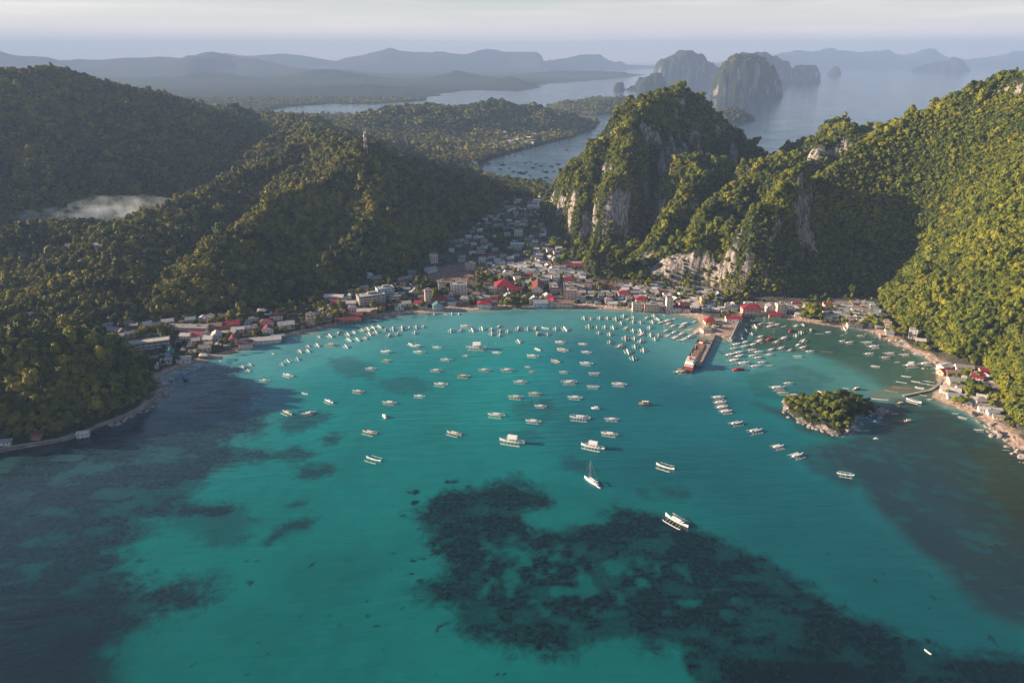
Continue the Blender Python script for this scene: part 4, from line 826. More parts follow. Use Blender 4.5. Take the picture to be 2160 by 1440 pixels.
# far bay: boats only a few pixels long, one mesh each
tiny = hull_mb(16, 3.2, 1.5, 1.2).box(-3, 4.5, -1.3, 1.3, 1.2, 3.0).tube([(-5, 5, .3), (5, 5, .3)], .3, 4).tube([(-5, -5, .3), (5, -5, .3)], .3, 4).tube([(-3, -5, .3), (-3, 5, .3)], .2, 4).tube([(3, -5, .3), (3, 5, .3)], .2, 4)
to = tiny.build("small_boat", M_DARK); fbi = []
for i, (px, py, s_) in enumerate([(1032,346,1),(1060,348,1.8),(1086,330,1),(1104,325,1),(1108,344,1.2),(1119,341,1),(1096,364,1.6),(1103,366,1.6),(1110,363,1.1),(1124,354,1.3),(1141,350,1.2),(1152,363,1.6),(1146,362,1.2),(1163,351,1.5),(1178,347,1.5),(1083,362,1.3),(1138,379,1.2),(1118,371,1),(1152,375,1.3),(1168,362,1),(1074,355,1),(1130,347,1),(1196,316,1.2),(1090,342,.9),(1055,357,1.2)]):
    o = to if i == 0 else to.copy()
    if i: COL.link(o)
    o.location = (*gr(px, py), 0); o.scale = (s_*.6,)*3; o.rotation_euler = (0, 0, R((px*17) % 40-20)); o['category'] = "boat"; o['group'] = "boats in the far bay"; fbi.append((("",), px, o))
rank_labels(fbi, lambda k_, i, n: "tiny dark boat on the far bay, %s from the left" % ordw(i))
# ---------------------------------------------------------------- houses
W_ = {'white': worn("white_render", (.72, .66, .62), .85, .5, .22, (.32, .28, .25)), 'cream': worn("cream_render", (.64, .50, .40), .85, .5, .2), 'peach': worn("peach_render", (.60, .36, .27), .85, .5, .2),
      'blue': worn("pale_blue_render", (.38, .50, .58), .85, .5, .2), 'grey': worn("bare_concrete_wall", (.30, .28, .27), .9, .4, .3), 'timber': worn("timber_wall", (.22, .15, .10), .9, 1, .3), 'brick': worn("red_brown_render", (.36, .17, .12), .9, .5, .2)}
def tin(name, c, rust):
    m = worn(name, c, .6, .35, rust, (.20, .11, .07)); t = m.node_tree; b = t.nodes['Principled BSDF']; g = N(t, "ShaderNodeTexCoord"); wv = N(t, "ShaderNodeTexWave"); wv.inputs['Scale'].default_value = 2.2
    bp = N(t, "ShaderNodeBump"); bp.inputs['Strength'].default_value = .4; bp.inputs['Distance'].default_value = .1; t.links.new(g.outputs['Object'], wv.inputs['Vector']); t.links.new(wv.outputs[0], bp.inputs['Height']); t.links.new(bp.outputs[0], b.inputs['Normal']); return m
R_ = {'white': tin("white_metal_roof", (.58, .53, .50), .22), 'grey': tin("grey_tin_roof", (.30, .27, .26), .38), 'blue': tin("pale_blue_tin_roof", (.28, .32, .35), .25), 'red': tin("red_metal_roof", (.30, .02, .045), .12), 'maroon': tin("maroon_metal_roof", (.20, .05, .045), .2),
      'teal': tin("teal_metal_roof", (.07, .20, .19), .15), 'rust': tin("rusty_tin_roof", (.30, .20, .15), .4), 'dark': tin("dark_roof", (.07, .07, .075), .2), 'thatch': tin("brown_nipa_thatch", (.24, .17, .11), .3), 'slab': worn("concrete_roof_slab", (.48, .44, .40), .9, .3, .3)}
M_DOOR = worn("brown_door", (.16, .09, .06), .7)
def windows(r, w_, d, z0, fl, fh, cols, side=True):
    for f in range(fl):
        zc = z0+f*fh+fh*.52
        for c in range(cols):
            x = (c+.5)/cols*w_-w_/2
            if f == 0 and c == cols//2: continue
            MB().box(x-.55, x+.55, -d/2-.04, -d/2+.05, zc-.55, zc+.55).build("window", M_GLASS, r)
        if side:
            for s in (-1, 1): MB().box(s*w_/2-.05, s*w_/2+.05, -1.2, .8, zc-.5, zc+.5).build("window", M_GLASS, r)
    MB().box(-.5, .5, -d/2-.06, -d/2+.05, z0, z0+2.1).build("door", M_DOOR, r)
def gable(w_, d, h, rise, wall, roof, fl=1, ov=.7, cols=3, along=True):
    def fn():
        r = empty("house"); m = MB().box(-w_/2, w_/2, -d/2, d/2, -2.5, h)
        if along: m.add([(-w_/2, -d/2, h), (-w_/2, d/2, h), (-w_/2, 0, h+rise), (w_/2, -d/2, h), (w_/2, d/2, h), (w_/2, 0, h+rise)], [(0, 2, 1), (3, 4, 5)])
        else: m.add([(-w_/2, -d/2, h), (w_/2, -d/2, h), (0, -d/2, h+rise), (-w_/2, d/2, h), (w_/2, d/2, h), (0, d/2, h+rise)], [(0, 1, 2), (3, 5, 4)])
        m.build("wall", W_[wall], r)
        e = ov; k = rise/((d if along else w_)/2); t = .16; M = MB()
        if along:
            y1 = d/2+e; x1 = w_/2+e; V = [(-x1, -y1, h-e*k+.05), (x1, -y1, h-e*k+.05), (x1, 0, h+rise+.05), (-x1, 0, h+rise+.05), (x1, y1, h-e*k+.05), (-x1, y1, h-e*k+.05)]
        else:
            y1 = d/2+e; x1 = w_/2+e; V = [(-x1, y1, h-e*k+.05), (-x1, -y1, h-e*k+.05), (0, -y1, h+rise+.05), (0, y1, h+rise+.05), (x1, -y1, h-e*k+.05), (x1, y1, h-e*k+.05)]
        V2 = [(x, y, z+t) for x, y, z in V]; M.add(V+V2, [(0, 3, 2, 1), (3, 5, 4, 2), (6, 7, 8, 9), (9, 8, 10, 11), (0, 1, 7, 6), (5, 11, 10, 4), (0, 6, 9, 3), (3, 9, 11, 5), (1, 2, 8, 7), (2, 4, 10, 8)]); M.build("roof", R_[roof], r)
        windows(r, w_, d, .3, fl, h/fl, cols)
        if fl > 1: MB().box(-w_*.42, w_*.42, -d/2-1.5, -d/2-.05, h/fl-.1, h/fl+.08).box(-w_*.42, w_*.42, -d/2-1.5, -d/2-1.42, h/fl+.1, h/fl+.95).build("balcony", W_['white'], r)
        return r
    return fn
def hip(w_, d, h, rise, wall, roof, fl=2, cols=3, ridge_=.35):
    def fn():
        r = empty("house"); MB().box(-w_/2, w_/2, -d/2, d/2, -2.5, h).build("wall", W_[wall], r)
        e = .9; x1, y1 = w_/2+e, d/2+e; q = w_*ridge_/2; V = [(-x1, -y1, h+.02), (x1, -y1, h+.02), (x1, y1, h+.02), (-x1, y1, h+.02), (-q, 0, h+rise), (q, 0, h+rise), (-x1, -y1, h-.15), (x1, -y1, h-.15), (x1, y1, h-.15), (-x1, y1, h-.15)]
        MB().add(V, [(0, 1, 5, 4), (1, 2, 5), (2, 3, 4, 5), (3, 0, 4), (6, 9, 8, 7), (0, 6, 7, 1), (1, 7, 8, 2), (2, 8, 9, 3), (3, 9, 6, 0)]).build("roof", R_[roof], r)
        windows(r, w_, d, .3, fl, h/fl, cols)
        if fl > 1: MB().box(-w_*.4, w_*.4, -d/2-1.6, -d/2-.05, h/fl-.1, h/fl+.08).box(-w_*.4, w_*.4, -d/2-1.6, -d/2-1.52, h/fl+.1, h/fl+1).build("balcony", W_['white'], r)
        return r
    return fn
def block(w_, d, fl, wall, roof='slab', fh=3.1, cols=3, balc=True, hut=True):
    def fn():
        h = fl*fh; r = empty("building"); MB().box(-w_/2, w_/2, -d/2, d/2, -2.5, h).build("wall", W_[wall], r)
        MB().box(-w_/2-.25, w_/2+.25, -d/2-.25, d/2+.25, h, h+.25).build("roof", R_[roof], r)
        p = MB(); e = .22
        p.box(-w_/2, w_/2, -d/2, -d/2+e, h+.25, h+1.0).box(-w_/2, w_/2, d/2-e, d/2, h+.25, h+1.0).box(-w_/2, -w_/2+e, -d/2+e, d/2-e, h+.25, h+1.0).box(w_/2-e, w_/2, -d/2+e, d/2-e, h+.25, h+1.0); p.build("parapet", W_[wall], r)
        if hut: MB().box(-w_*.1, w_*.25, .0, d*.35, h+.25, h+2.6).build("stair_house", W_['grey'], r); MB().tube([(-w_*.3, d*.2, h+.25), (-w_*.3, d*.2, h+1.9)], .8, 8).build("water_tank", M_STEEL, r)
        for f in range(fl):
            zc = f*fh+1.7
            for c in range(cols):
                x = (c+.5)/cols*w_-w_/2
                if f == 0 and c == cols//2: continue
                MB().box(x-.7, x+.7, -d/2-.04, -d/2+.05, zc-.65, zc+.65).build("window", M_GLASS, r)
            for s in (-1, 1): MB().box(s*w_/2-.05, s*w_/2+.05, -1.4, 1.0, zc-.55, zc+.55).build("window", M_GLASS, r)
            if balc and f: MB().box(-w_/2+.2, w_/2-.2, -d/2-1.4, -d/2-.05, f*fh-.1, f*fh+.1).box(-w_/2+.2, w_/2-.2, -d/2-1.4, -d/2-1.32, f*fh+.12, f*fh+.95).build("balcony", W_['white' if wall != 'white' else 'cream'], r)
        MB().box(-.6, .6, -d/2-.06, -d/2+.05, 0, 2.2).build("door", M_DOOR, r)
        return r
    return fn
def hall(L, d, h, wall, roof, rise=2.2, fl=1):      # long building with an open front gallery of posts
    def fn():
        r = gable(L, d, h, rise, wall, roof, fl, 1.3, 3)(); r.name = "long_building"
        n = max(4, int(L/5))
        for i in range(n+1):
            x = -L/2+.4+(L-.8)*i/n; MB().box(x-.15, x+.15, -d/2-1.1, -d/2-.8, -.5, h-.75).build("post", W_['white'], r)
        return r
    return fn
def shack(w_, d, h, wall, roof):
    def fn():
        r = empty("house"); MB().add([(-w_/2,-d/2,-2.5),(w_/2,-d/2,-2.5),(w_/2,d/2,-2.5),(-w_/2,d/2,-2.5),(-w_/2,-d/2,h),(w_/2,-d/2,h),(w_/2,d/2,h+.9),(-w_/2,d/2,h+.9)], [(0,3,2,1),(0,1,5,4),(1,2,6,5),(2,3,7,6),(3,0,4,7),(4,5,6,7)]).build("wall", W_[wall], r)
        e = .6; V = [(-w_/2-e,-d/2-e,h-.05),(w_/2+e,-d/2-e,h-.05),(w_/2+e,d/2+e,h+1.1),(-w_/2-e,d/2+e,h+1.1)]; V2 = [(x, y, z+.14) for x, y, z in V]
        MB().add(V+V2, [(0,3,2,1),(4,5,6,7),(0,1,5,4),(1,2,6,5),(2,3,7,6),(3,0,4,7)]).build("roof", R_[roof], r)
        MB().box(-.45, .45, -d/2-.05, -d/2+.05, .1, 2.0).build("door", M_DOOR, r); MB().box(w_*.2, w_*.2+.9, -d/2-.05, -d/2+.05, 1, 1.9).build("window", M_GLASS, r)
        return r
    return fn
LM = []
def place(fn_or_proto, px, py, rz=0, sc3=(1, 1, 1), label=None, cat="building", group=None, lift=0):
    o = fn_or_proto.get() if isinstance(fn_or_proto, Proto) else fn_or_proto()
    X, Y, Z = gp(px, py); o.location = (X, Y, Z+lift); o.rotation_euler = (0, 0, R(rz)); o.scale = sc3; tag(o, label, cat, group); LM.append((X, Y, 9)); return o
def lm(fn, px, py, rz, label, cat="house", rad=None):
    o = place(fn, px, py, rz, label=label, cat=cat); 
    if rad: LM[-1] = (LM[-1][0], LM[-1][1], rad)
    return o
lm(hip(25, 20, 6.5, 7.5, 'peach', 'red', 2, 4, .1), 1064, 609, 8, "large hall under a big red pyramid roof among trees", "hall", 17)
lm(gable(17, 10, 6, 3, 'cream', 'red', 2, cols=4), 1085, 618, 10, "long red-roofed house adjoining the big pyramid-roofed hall")
lm(hall(24, 10, 5.5, 'white', 'red'), 1214, 566, 3, "long building with bright red roof at the foot of the cliff", "long building", 13)
lm(gable(15, 34, 7, 5, 'white', 'maroon', 2, along=False, cols=3), 1134, 613, -3, "church with white gable front and long dark red roof", "church", 19)
lm(gable(9, 8, 5, 2.4, 'blue', 'red', 2), 1114, 588, 0, "small red-roofed house standing right behind the church")
lm(block(11, 14, 3, 'brick', 'slab'), 1168, 618, 0, "brick-red three-storey block beside the straight street", "building", 10)
lm(block(11, 12, 3, 'white'), 1171, 596, 0, "white flat-roofed block further up the straight street", "building", 9)
lm(block(17, 12, 5, 'peach', cols=4), 1203, 634, -6, "tallest peach hotel right of the straight street", "hotel", 12)
lm(block(15, 10, 3, 'cream', cols=4), 1200, 613, -4, "cream three-storey hotel behind the tallest peach hotel", "hotel", 10)
lm(hip(16, 10, 7, 3, 'peach', 'red'), 1199, 597, 0, "red hip-roofed villa above the peach hotels", "villa", 10)
lm(gable(24, 10, 6.5, 2.5, 'peach', 'rust', 2, cols=5), 1190, 647, -2, "long peach two-storey beach hotel with rusty roof on the sand", "hotel", 13)
lm(gable(13, 10, 6, 3.4, 'blue', 'red', 2, along=False), 1167, 645, 4, "blue-fronted beach house under a red gable", "house", 9)
lm(gable(18, 12, 6, 3, 'blue', 'blue', 2, cols=4), 1140, 646, 2, "wide pale-blue-roofed guesthouse on the beach", "guesthouse", 11)
lm(hip(17, 10, 6, 3, 'white', 'red', 2, 4), 1022, 648, 4, "red hip-roofed beach bar left of the green beach trees", "beach bar", 11)
lm(block(10, 9, 3, 'peach'), 1040, 621, 0, "pink three-storey block just above the beach trees", "building", 8)
lm(block(22, 12, 5, 'white', cols=5), 968, 622, 5, "white five-storey hotel with balconies below the brown clearing", "hotel", 14)
lm(block(15, 10, 3, 'peach', cols=4), 992, 569, 5, "small peach block at the top edge of the brown clearing", "building", 10)
lm(block(9, 8, 6, 'peach', 'slab', cols=2), 904, 641, 15, "slim peach tower block, six storeys, behind the western beach", "tower block", 8)
lm(gable(19, 10, 7, 2.6, 'brick', 'red', 2, cols=4), 926, 640, 10, "broad red-roofed house beside the slim peach tower block", "house", 11)
lm(block(9, 9, 5, 'grey', cols=2), 932, 617, 10, "narrow grey concrete block below the brown clearing", "building", 8)
lm(block(34, 16, 4, 'grey', cols=6), 783, 640, 25, "big unfinished grey concrete hotel in the trees above the western beach", "hotel", 20)
lm(block(22, 13, 5, 'blue', cols=5), 813, 630, 25, "blue-grey five-storey block right of the unfinished hotel", "building", 14)
lm(block(15, 11, 3, 'grey', cols=3), 835, 637, 5, "squat grey block with white roof right of the blue-grey block", "building", 10)
lm(gable(14, 9, 3.5, 1.5, 'cream', 'white'), 845, 623, -4, "low white-roofed shed behind the squat grey block", "shed", 9)
lm(hall(24, 10, 4, 'cream', 'white'), 706, 630, -4, "long white-roofed hall alone on the wooded slope", "hall", 13)
lm(hall(23, 10, 4, 'cream', 'white'), 775, 660, 6, "long white-roofed hall just behind the western sand", "hall", 13)
lm(hall(24, 9, 4, 'timber', 'maroon'), 750, 668, 10, "upper of the two long maroon-roofed beach restaurants", "restaurant", 13)
lm(hall(30, 9, 4, 'timber', 'maroon'), 734, 679, 12, "lower of the two long maroon-roofed beach restaurants", "restaurant", 16)
lm(block(11, 10, 4, 'white', cols=3), 915, 554, 20, "lone white four-storey cube on the hillside edge", "building", 9)
lm(gable(15, 12, 5, 2.4, 'white', 'blue'), 909, 573, 35, "white-and-blue roofed house left of the brown clearing", "house", 10)
lm(gable(11, 8, 4, 2.5, 'grey', 'teal'), 869, 579, 20, "teal-roofed house alone in the dark trees of the hillside")
lm(gable(22, 8, 4, 2, 'grey', 'grey'), 854, 592, 40, "long grey-roofed building slanting down through the hillside trees", "long building", 12)
lm(gable(11, 7, 3.5, 1.6, 'white', 'white'), 777, 582, -30, "bright white roof high on the dark wooded slope")
lm(gable(14, 7, 3.5, 1.6, 'white', 'grey'), 794, 588, 25, "pale grey roof beside the bright white one on the wooded slope")
lm(gable(12, 9, 6, 3.5, 'blue', 'teal', 2, along=False), 923, 652, 12, "pale blue gabled beach house with a teal roof", "house", 9)
lm(hall(42, 9, 4.5, 'white', 'white'), 552, 722, 13, "very long low white beachfront restaurant with a row of posts", "restaurant", 22)
lm(hall(14, 9, 6, 'white', 'maroon', fl=2), 519, 732, 13, "white two-storey restaurant with dark red roof at the long restaurant's left end", "restaurant", 10)
lm(gable(14, 7, 4, 1.5, 'timber', 'blue'), 587, 715, 14, "blue-roofed beach bar at the right end of the long white restaurant", "beach bar", 9)
lm(hall(46, 11, 6, 'cream', 'grey', fl=2), 400, 697, -4, "long grey-roofed two-storey school with a colonnade", "school", 24)
lm(gable(20, 9, 4, 2, 'white', 'red'), 417, 709, -6, "red-roofed building in front of the colonnaded school", "building", 12)
lm(gable(26, 12, 5, 2.5, 'brick', 'red'), 482, 690, 22, "long bright red roof slanting among trees above the western shore", "building", 15)
lm(gable(22, 12, 5, 2.5, 'brick', 'rust'), 448, 694, 18, "long rusty brown roof between the school and the bright red roof", "building", 14)
lm(gable(11, 8, 5, 2, 'white', 'white', 2), 393, 714, 0, "little white house between the school and the shore")
lm(gable(18, 9, 4, 2, 'white', 'white'), 480, 707, 12, "white-roofed sheds above the western shore, the left pair", "shed", 10)
lm(gable(14, 8, 4, 2, 'white', 'white'), 503, 699, 14, "white-roofed shed above the western shore, right of the left pair", "shed", 9)
lm(hip(14, 10, 6, 2.6, 'white', 'maroon'), 584, 673, 12, "maroon hip-roofed villa at the forest edge", "villa", 10)
lm(hip(14, 10, 6, 2.6, 'white', 'maroon'), 564, 686, 12, "maroon hip-roofed villa with white walls, lower one by the forest edge", "villa", 10)
lm(gable(12, 9, 6, 3, 'white', 'red', 2, along=False), 566, 702, 14, "white gabled house with reddish roof behind the long restaurant")
lm(gable(18, 10, 6, 3, 'cream', 'white', 2), 605, 692, 18, "cream two-storey guesthouse catching the sun near the western sand", "guesthouse", 11)
lm(block(9, 8, 4, 'peach', cols=2), 656, 684, 18, "slim orange-peach block among palms near the western sand", "building", 8)
lm(block(46, 14, 3, 'grey', cols=8, balc=True, hut=False), 312, 736, 22, "very long pale three-storey hotel at the left end of the bay", "hotel", 24)
lm(hall(26, 10, 4, 'brick', 'grey'), 240, 700, -18, "long grey roof in the trees behind the left headland", "building", 14)
lm(hip(13, 10, 4, 1.8, 'white', 'white', 1), 389, 762, 10, "low white pavilion with pyramid roof close to the western sand", "pavilion", 9)
lm(hip(8, 7, 3, 1.8, 'grey', 'white', 1), 431, 753, 12, "tiny white-roofed kiosk on the reddish sand", "kiosk", 6)
lm(gable(9, 6, 4.5, 1.2, 'white', 'white', 2, .5), 177, 921, 18, "small white two-storey hut on the coastal path of the left headland", "hut", 7)
lm(hip(7, 6, 3.5, 2, 'brick', 'maroon', 1), 78, 922, 8, "dark red hut under the trees of the left headland", "hut", 6)
lm(gable(9, 6, 3, 1.3, 'white', 'blue'), 12, 935, 8, "pale blue-roofed beach hut at the left edge of the picture", "hut", 7)
for i, (px, py) in enumerate([(90,682),(107,692),(145,698)]): lm(gable(11, 7, 3, 1.6, 'white', 'teal'), px, py, -8, ["leftmost", "middle", "rightmost"][i]+" of three turquoise roofs in the dark forest on the left")
for px_, py_, lb_ in [(60,525,'pale roof at the left edge of the lower left valley'),(150,520,'long pale roof in the middle of the lower left valley'),(210,523,'bright white roof at the foot of the wooded spur on the left')]: lm(gable(14, 8, 3.5, 1.6, 'white', 'white'), px_, py_, 5, lb_)
lm(gable(8, 6, 3, 1.5, 'white', 'white'), 65, 666, 5, "small white roof above the turquoise ones in the left forest")
lm(hip(22, 12, 9, 3.5, 'peach', 'red', 3, 5), 1582, 662, -2, "big pink three-storey building with bright red roof behind the quay", "building", 14)
lm(gable(18, 9, 5, 2.2, 'white', 'red', 1, cols=5), 1546, 678, -4, "white harbour office with red roof at the quay wall", "office", 11)
lm(hip(12, 11, 3.5, 4.5, 'cream', 'red', 1, 3, .1), 1496, 681, 0, "small pavilion with steep red pyramid roof on the pier beach", "pavilion", 9)
lm(hip(11, 10, 3.2, 2, 'white', 'grey', 1), 1489, 698, 10, "white-grey pavilion at the root of the pier", "pavilion", 8)
lm(block(8, 8, 6, 'white', 'red', cols=2, hut=False), 1410, 657, 0, "slender white tower house with a red top by the pier beach", "tower house", 7)
lm(hip(16, 11, 7, 3, 'white', 'red', 3), 1316, 627, 2, "white villa with bright red hip roof in the second row", "villa", 11)
lm(hip(15, 10, 7, 3, 'cream', 'red', 2), 1352, 640, 0, "cream villa with pinkish red roof behind the beach hotels", "villa", 10)
lm(block(12, 9, 3, 'cream', cols=3), 1343, 655, 0, "cream three-storey beach hotel, left of the leafy gap", "hotel", 8)
lm(block(19, 10, 3, 'peach', cols=5), 1373, 656, 0, "wide peach three-storey beach hotel, right of the leafy gap", "hotel", 11)
lm(gable(19, 9, 6, 2.4, 'cream', 'maroon', 2, cols=4), 1278, 612, 2, "long maroon-roofed house behind the second row", "house", 11)
lm(block(9, 8, 4, 'brick', cols=2), 1242, 612, -10, "brick-coloured narrow block near the foot of the green outcrop", "building", 8)
lm(hip(11, 9, 6, 2.4, 'white', 'red', 2), 1427, 656, 0, "white house with double red gable by the pier beach, left one")
lm(hip(9, 8, 5, 2.4, 'white', 'red', 1), 1447, 657, 0, "small cube house with red pyramid roof by the pier beach, right one")
lm(gable(10, 9, 8, 2.6, 'white', 'grey', 3, along=False), 1623, 657, 0, "white three-storey gabled house right of the big pink building", "house", 8)
lm(block(12, 9, 4, 'cream', cols=3), 1645, 661, 3, "cream four-storey block above the harbour", "building", 9)
lm(gable(14, 8, 4, 2, 'peach', 'red'), 1633, 668, -6, "low red-roofed house on the harbour shore below the cream block")
lm(gable(16, 8, 4, 1.8, 'white', 'grey'), 1801, 690, -8, "white long shed at the shore under palms", "shed", 9)
lm(block(8, 8, 3, 'white', cols=2), 1924, 712, -25, "white block with dark windows alone below the right-hand forest", "building", 8)
lm(gable(9, 7, 4, 2, 'peach', 'white'), 1941, 724, -20, "small pinkish house right of the lone white block")
lm(gable(15, 11, 4, 2, 'cream', 'blue'), 2017, 808, -12, "largest blue-grey roof in the right-hand shore village", "house", 10)
lm(gable(17, 9, 4, 1.6, 'white', 'white'), 2003, 827, -30, "long pale slanting roof beside the jetty's landing", "house", 10)
lm(gable(16, 8, 4, 1.6, 'timber', 'rust'), 2012, 791, -6, "long brown roof at the top of the right-hand shore village", "house", 9)
lm(gable(12, 8, 4, 2, 'peach', 'red'), 1991, 788, 20, "red-roofed house on the water's edge of the right-hand village")
lm(gable(16, 8, 4, 2, 'white', 'grey'), 2032, 780, -15, "grey roof against the forest in the right-hand village")
lm(gable(12, 8, 4, 2, 'peach', 'red'), 2078, 788, -10, "small red roof against the forest in the right-hand village")
lm(gable(14, 9, 4, 2, 'white', 'white'), 1992, 778, 25, "white roof nearest the beach in the right-hand village")
lm(block(34, 14, 3, 'cream', cols=7), 1024, 398, 5, "cream three-storey building beside palms before the far bay", "building", 20)
lm(block(14, 12, 3, 'white', cols=3), 1094, 497, -5, "white building with sunlit front far up the valley", "building", 10)
lm(gable(22, 9, 4, 2, 'white', 'white'), 1091, 519, 4, "long white roof by the grassy field in the valley", "building", 12)
lm(block(14, 10, 3, 'brick', cols=3), 1015, 536, 3, "dark red three-storey house up in the valley", "building", 9)
lm(gable(13, 9, 5, 2, 'white', 'red', 2), 1038, 544, 5, "white house with an orange-red porch roof in the valley")
lm(block(10, 8, 3, 'white', cols=2), 1017, 557, 0, "white block with dark windows in the valley above the trees", "building", 8)
lm(block(14, 9, 2, 'blue', cols=4), 1056, 560, 0, "pale blue block above the trees in the valley", "building", 9)
# ordinary houses filling the town, grown row by row
HT = [("small grey-roofed house", Proto(gable(9.5, 8, 3.2, 1.8, 'cream', 'grey'))), ("small white-roofed house", Proto(gable(9, 7.5, 3.2, 1.8, 'white', 'white'))), ("small pale-blue-roofed house", Proto(gable(9, 7, 3.2, 1.9, 'blue', 'blue'))),
      ("red-roofed house", Proto(gable(9.5, 8, 5.6, 2.3, 'cream', 'red', 2))), ("maroon-roofed house", Proto(gable(9, 8, 3.4, 2.2, 'peach', 'maroon'))), ("rusty-roofed house", Proto(gable(9, 7, 3.3, 1.8, 'timber', 'rust', along=False))),
      ("teal-roofed house", Proto(gable(9, 7, 3.4, 2, 'cream', 'teal'))), ("two-storey house with grey hip roof", Proto(hip(10, 9, 5.8, 2.2, 'white', 'grey'))), ("flat-roofed white block", Proto(block(9, 8, 2, 'white'))), ("flat-roofed peach block", Proto(block(9, 8, 3, 'peach'))),
      ("flat-roofed grey block", Proto(block(8.5, 8, 2, 'grey'))), ("lean-to shack with grey roof", Proto(shack(7, 6, 2.8, 'timber', 'grey'))), ("lean-to shack with white roof", Proto(shack(6.5, 5.5, 2.8, 'grey', 'white'))), ("thatched beach hut", Proto(hip(6.5, 6, 2.6, 2.4, 'timber', 'thatch', 1, 2, .1))), ("brown two-storey block", Proto(block(9, 8, 2, 'brick'))), ("white gable-fronted house", Proto(gable(8, 9, 5.6, 2.4, 'white', 'white', 2, along=False)))]
WT = {'beach': [2.5, 5, 3.0, 2, 1.6, 2.0, .6, 2.5, 3, 2.6, .8, 1, 1.5, 1.0, 1, 2.4], 'town': [4.5, 5.5, 3, 1.4, 2.2, 4.0, 1, 2.0, 1.6, 1, 1.4, 1.5, 1.6, .2, .8, 1], 'poor': [5, 5, 4, 1.0, .8, 3, 1, .8, .6, .2, .8, 4, 4, .8, .3, .3]}
AREAS = [ # name, polygon in photo, wanted count, spacing, mix, base angle
 ("along the beachfront, west half", [(800,664),(860,650),(940,645),(1045,641),(1045,651),(940,655),(860,661),(800,671)], 48, 7.2, 'beach', 4),
 ("along the beachfront, middle", [(1105,640),(1260,640),(1400,643),(1470,658),(1470,666),(1400,657),(1260,649),(1105,648)], 56, 7.2, 'beach', -2),
 ("in the second row behind the beach", [(880,630),(960,626),(1050,618),(1110,622),(1300,620),(1480,630),(1530,640),(1530,655),(1400,642),(1260,638),(1100,636),(1050,636),(960,640),(880,645)], 110, 7.4, 'town', 0),
 ("below the limestone cliff", [(1090,590),(1225,592),(1290,600),(1480,610),(1530,625),(1520,638),(1400,626),(1200,618),(1095,616)], 80, 7.6, 'town', 3),
 ("in the middle of the valley", [(985,560),(1225,560),(1235,590),(1100,590),(1020,580)], 90, 7.8, 'town', 6),
 ("high up the valley", [(940,520),(1060,450),(1075,425),(1145,420),(1155,440),(1140,480),(1222,545),(1222,556),(940,556)], 120, 8.5, 'poor', 12),
 ("above the harbour", [(1530,645),(1560,640),(1700,640),(1700,655),(1670,665),(1560,662)], 34, 7.4, 'town', -3),
 ("under the forest beyond the harbour", [(1735,640),(1840,640),(1858,662),(1880,700),(1840,690),(1740,676)], 70, 7.2, 'poor', -8),
 ("in the right-hand shore village", [(1985,775),(2030,772),(2095,790),(2105,840),(2110,880),(2060,870),(1992,848),(1990,820)], 56, 7.0, 'poor', -20),
 ("on the western slope", [(700,640),(760,610),(880,600),(900,630),(860,645),(760,655),(640,690),(600,690)], 40, 10, 'poor', 15),
 ("behind the western shore", [(300,770),(210,690),(360,680),(560,660),(600,690),(560,708),(440,745),(370,775)], 50, 10, 'poor', 15)]
hits = []; hr = np.random.default_rng(5); MASSES = []
occ = list(LM)
streets = [gr(1180, 585, 5), gr(1182, 640, 3)]
for an, poly, want, spc, mix, ang in AREAS:
    WP = [gr(px, py, 5) for px, py in poly]; x0, x1 = min(p[0] for p in WP), max(p[0] for p in WP); y0, y1 = min(p[1] for p in WP), max(p[1] for p in WP)
    wt = np.array(WT[mix]); wt = wt/wt.sum(); got = 0; tries = 0
    while got < want and tries < 4000:
        tries += 1; X = hr.uniform(x0, x1); Y = hr.uniform(y0, y1)
        if not inpoly(np.array([X]), np.array([Y]), WP)[0]: continue
        if sdf(np.array([X]), np.array([Y]), COAST)[0] < 13: continue
        if sdf(np.array([X]), np.array([Y]), CLEAR)[0] > -5: continue
        if segdist(np.array([X]), np.array([Y]), streets, False)[0] < 7.5: continue
        if any((X-a)**2+(Y-b)**2 < (spc*.5+c)**2 if c > 5 else (X-a)**2+(Y-b)**2 < (spc*.5+c)**2 for a, b, c in occ): continue
        zz = land_z(np.array([X, X+5, X-5, X, X]), np.array([Y, Y, Y, Y+5, Y-5]))
        if zz.max()-zz.min() > 7.5: continue
        occ.append((X, Y, spc*.5)); got += 1; ti = int(hr.choice(len(HT), p=wt)); hits.append((math.hypot(X, Y), X, Y, float(zz.mean()), ti, an, ang+hr.normal(0, 8)+(90 if hr.uniform() < .12 else 0), spc))
hits.sort(); hl = []
NL = len(LM); KEEP = 300-NL-2
rest = []
for i, (dd, X, Y, Z, ti, an, a, spc) in enumerate(hits):
    if i < KEEP:
        d_, pr = HT[ti]; o = pr.get(); s_ = min(1.1, max(.88, spc/8.0))*hr.uniform(.85, 1.12); o.location = (X, Y, Z); o.rotation_euler = (0, 0, R(a)); o.scale = (s_*hr.uniform(.9, 1.15), s_*hr.uniform(.9, 1.1), s_*hr.uniform(.9, 1.15)); o['category'] = "house"; o['group'] = "houses "+an; hl.append(((d_, an), pxy(X, Y, Z)[0], o))
    else: rest.append((X, Y, Z, ti, a))
print('areas', {a[0]: (sum(h[5] == a[0] for h in hits), a[2]) for a in AREAS})
rank_labels(hl, lambda k_, i, n: ("the only %s %s" % k_) if n == 1 else "%s, %s from left %s" % (k_[0], ordw(i), k_[1]))
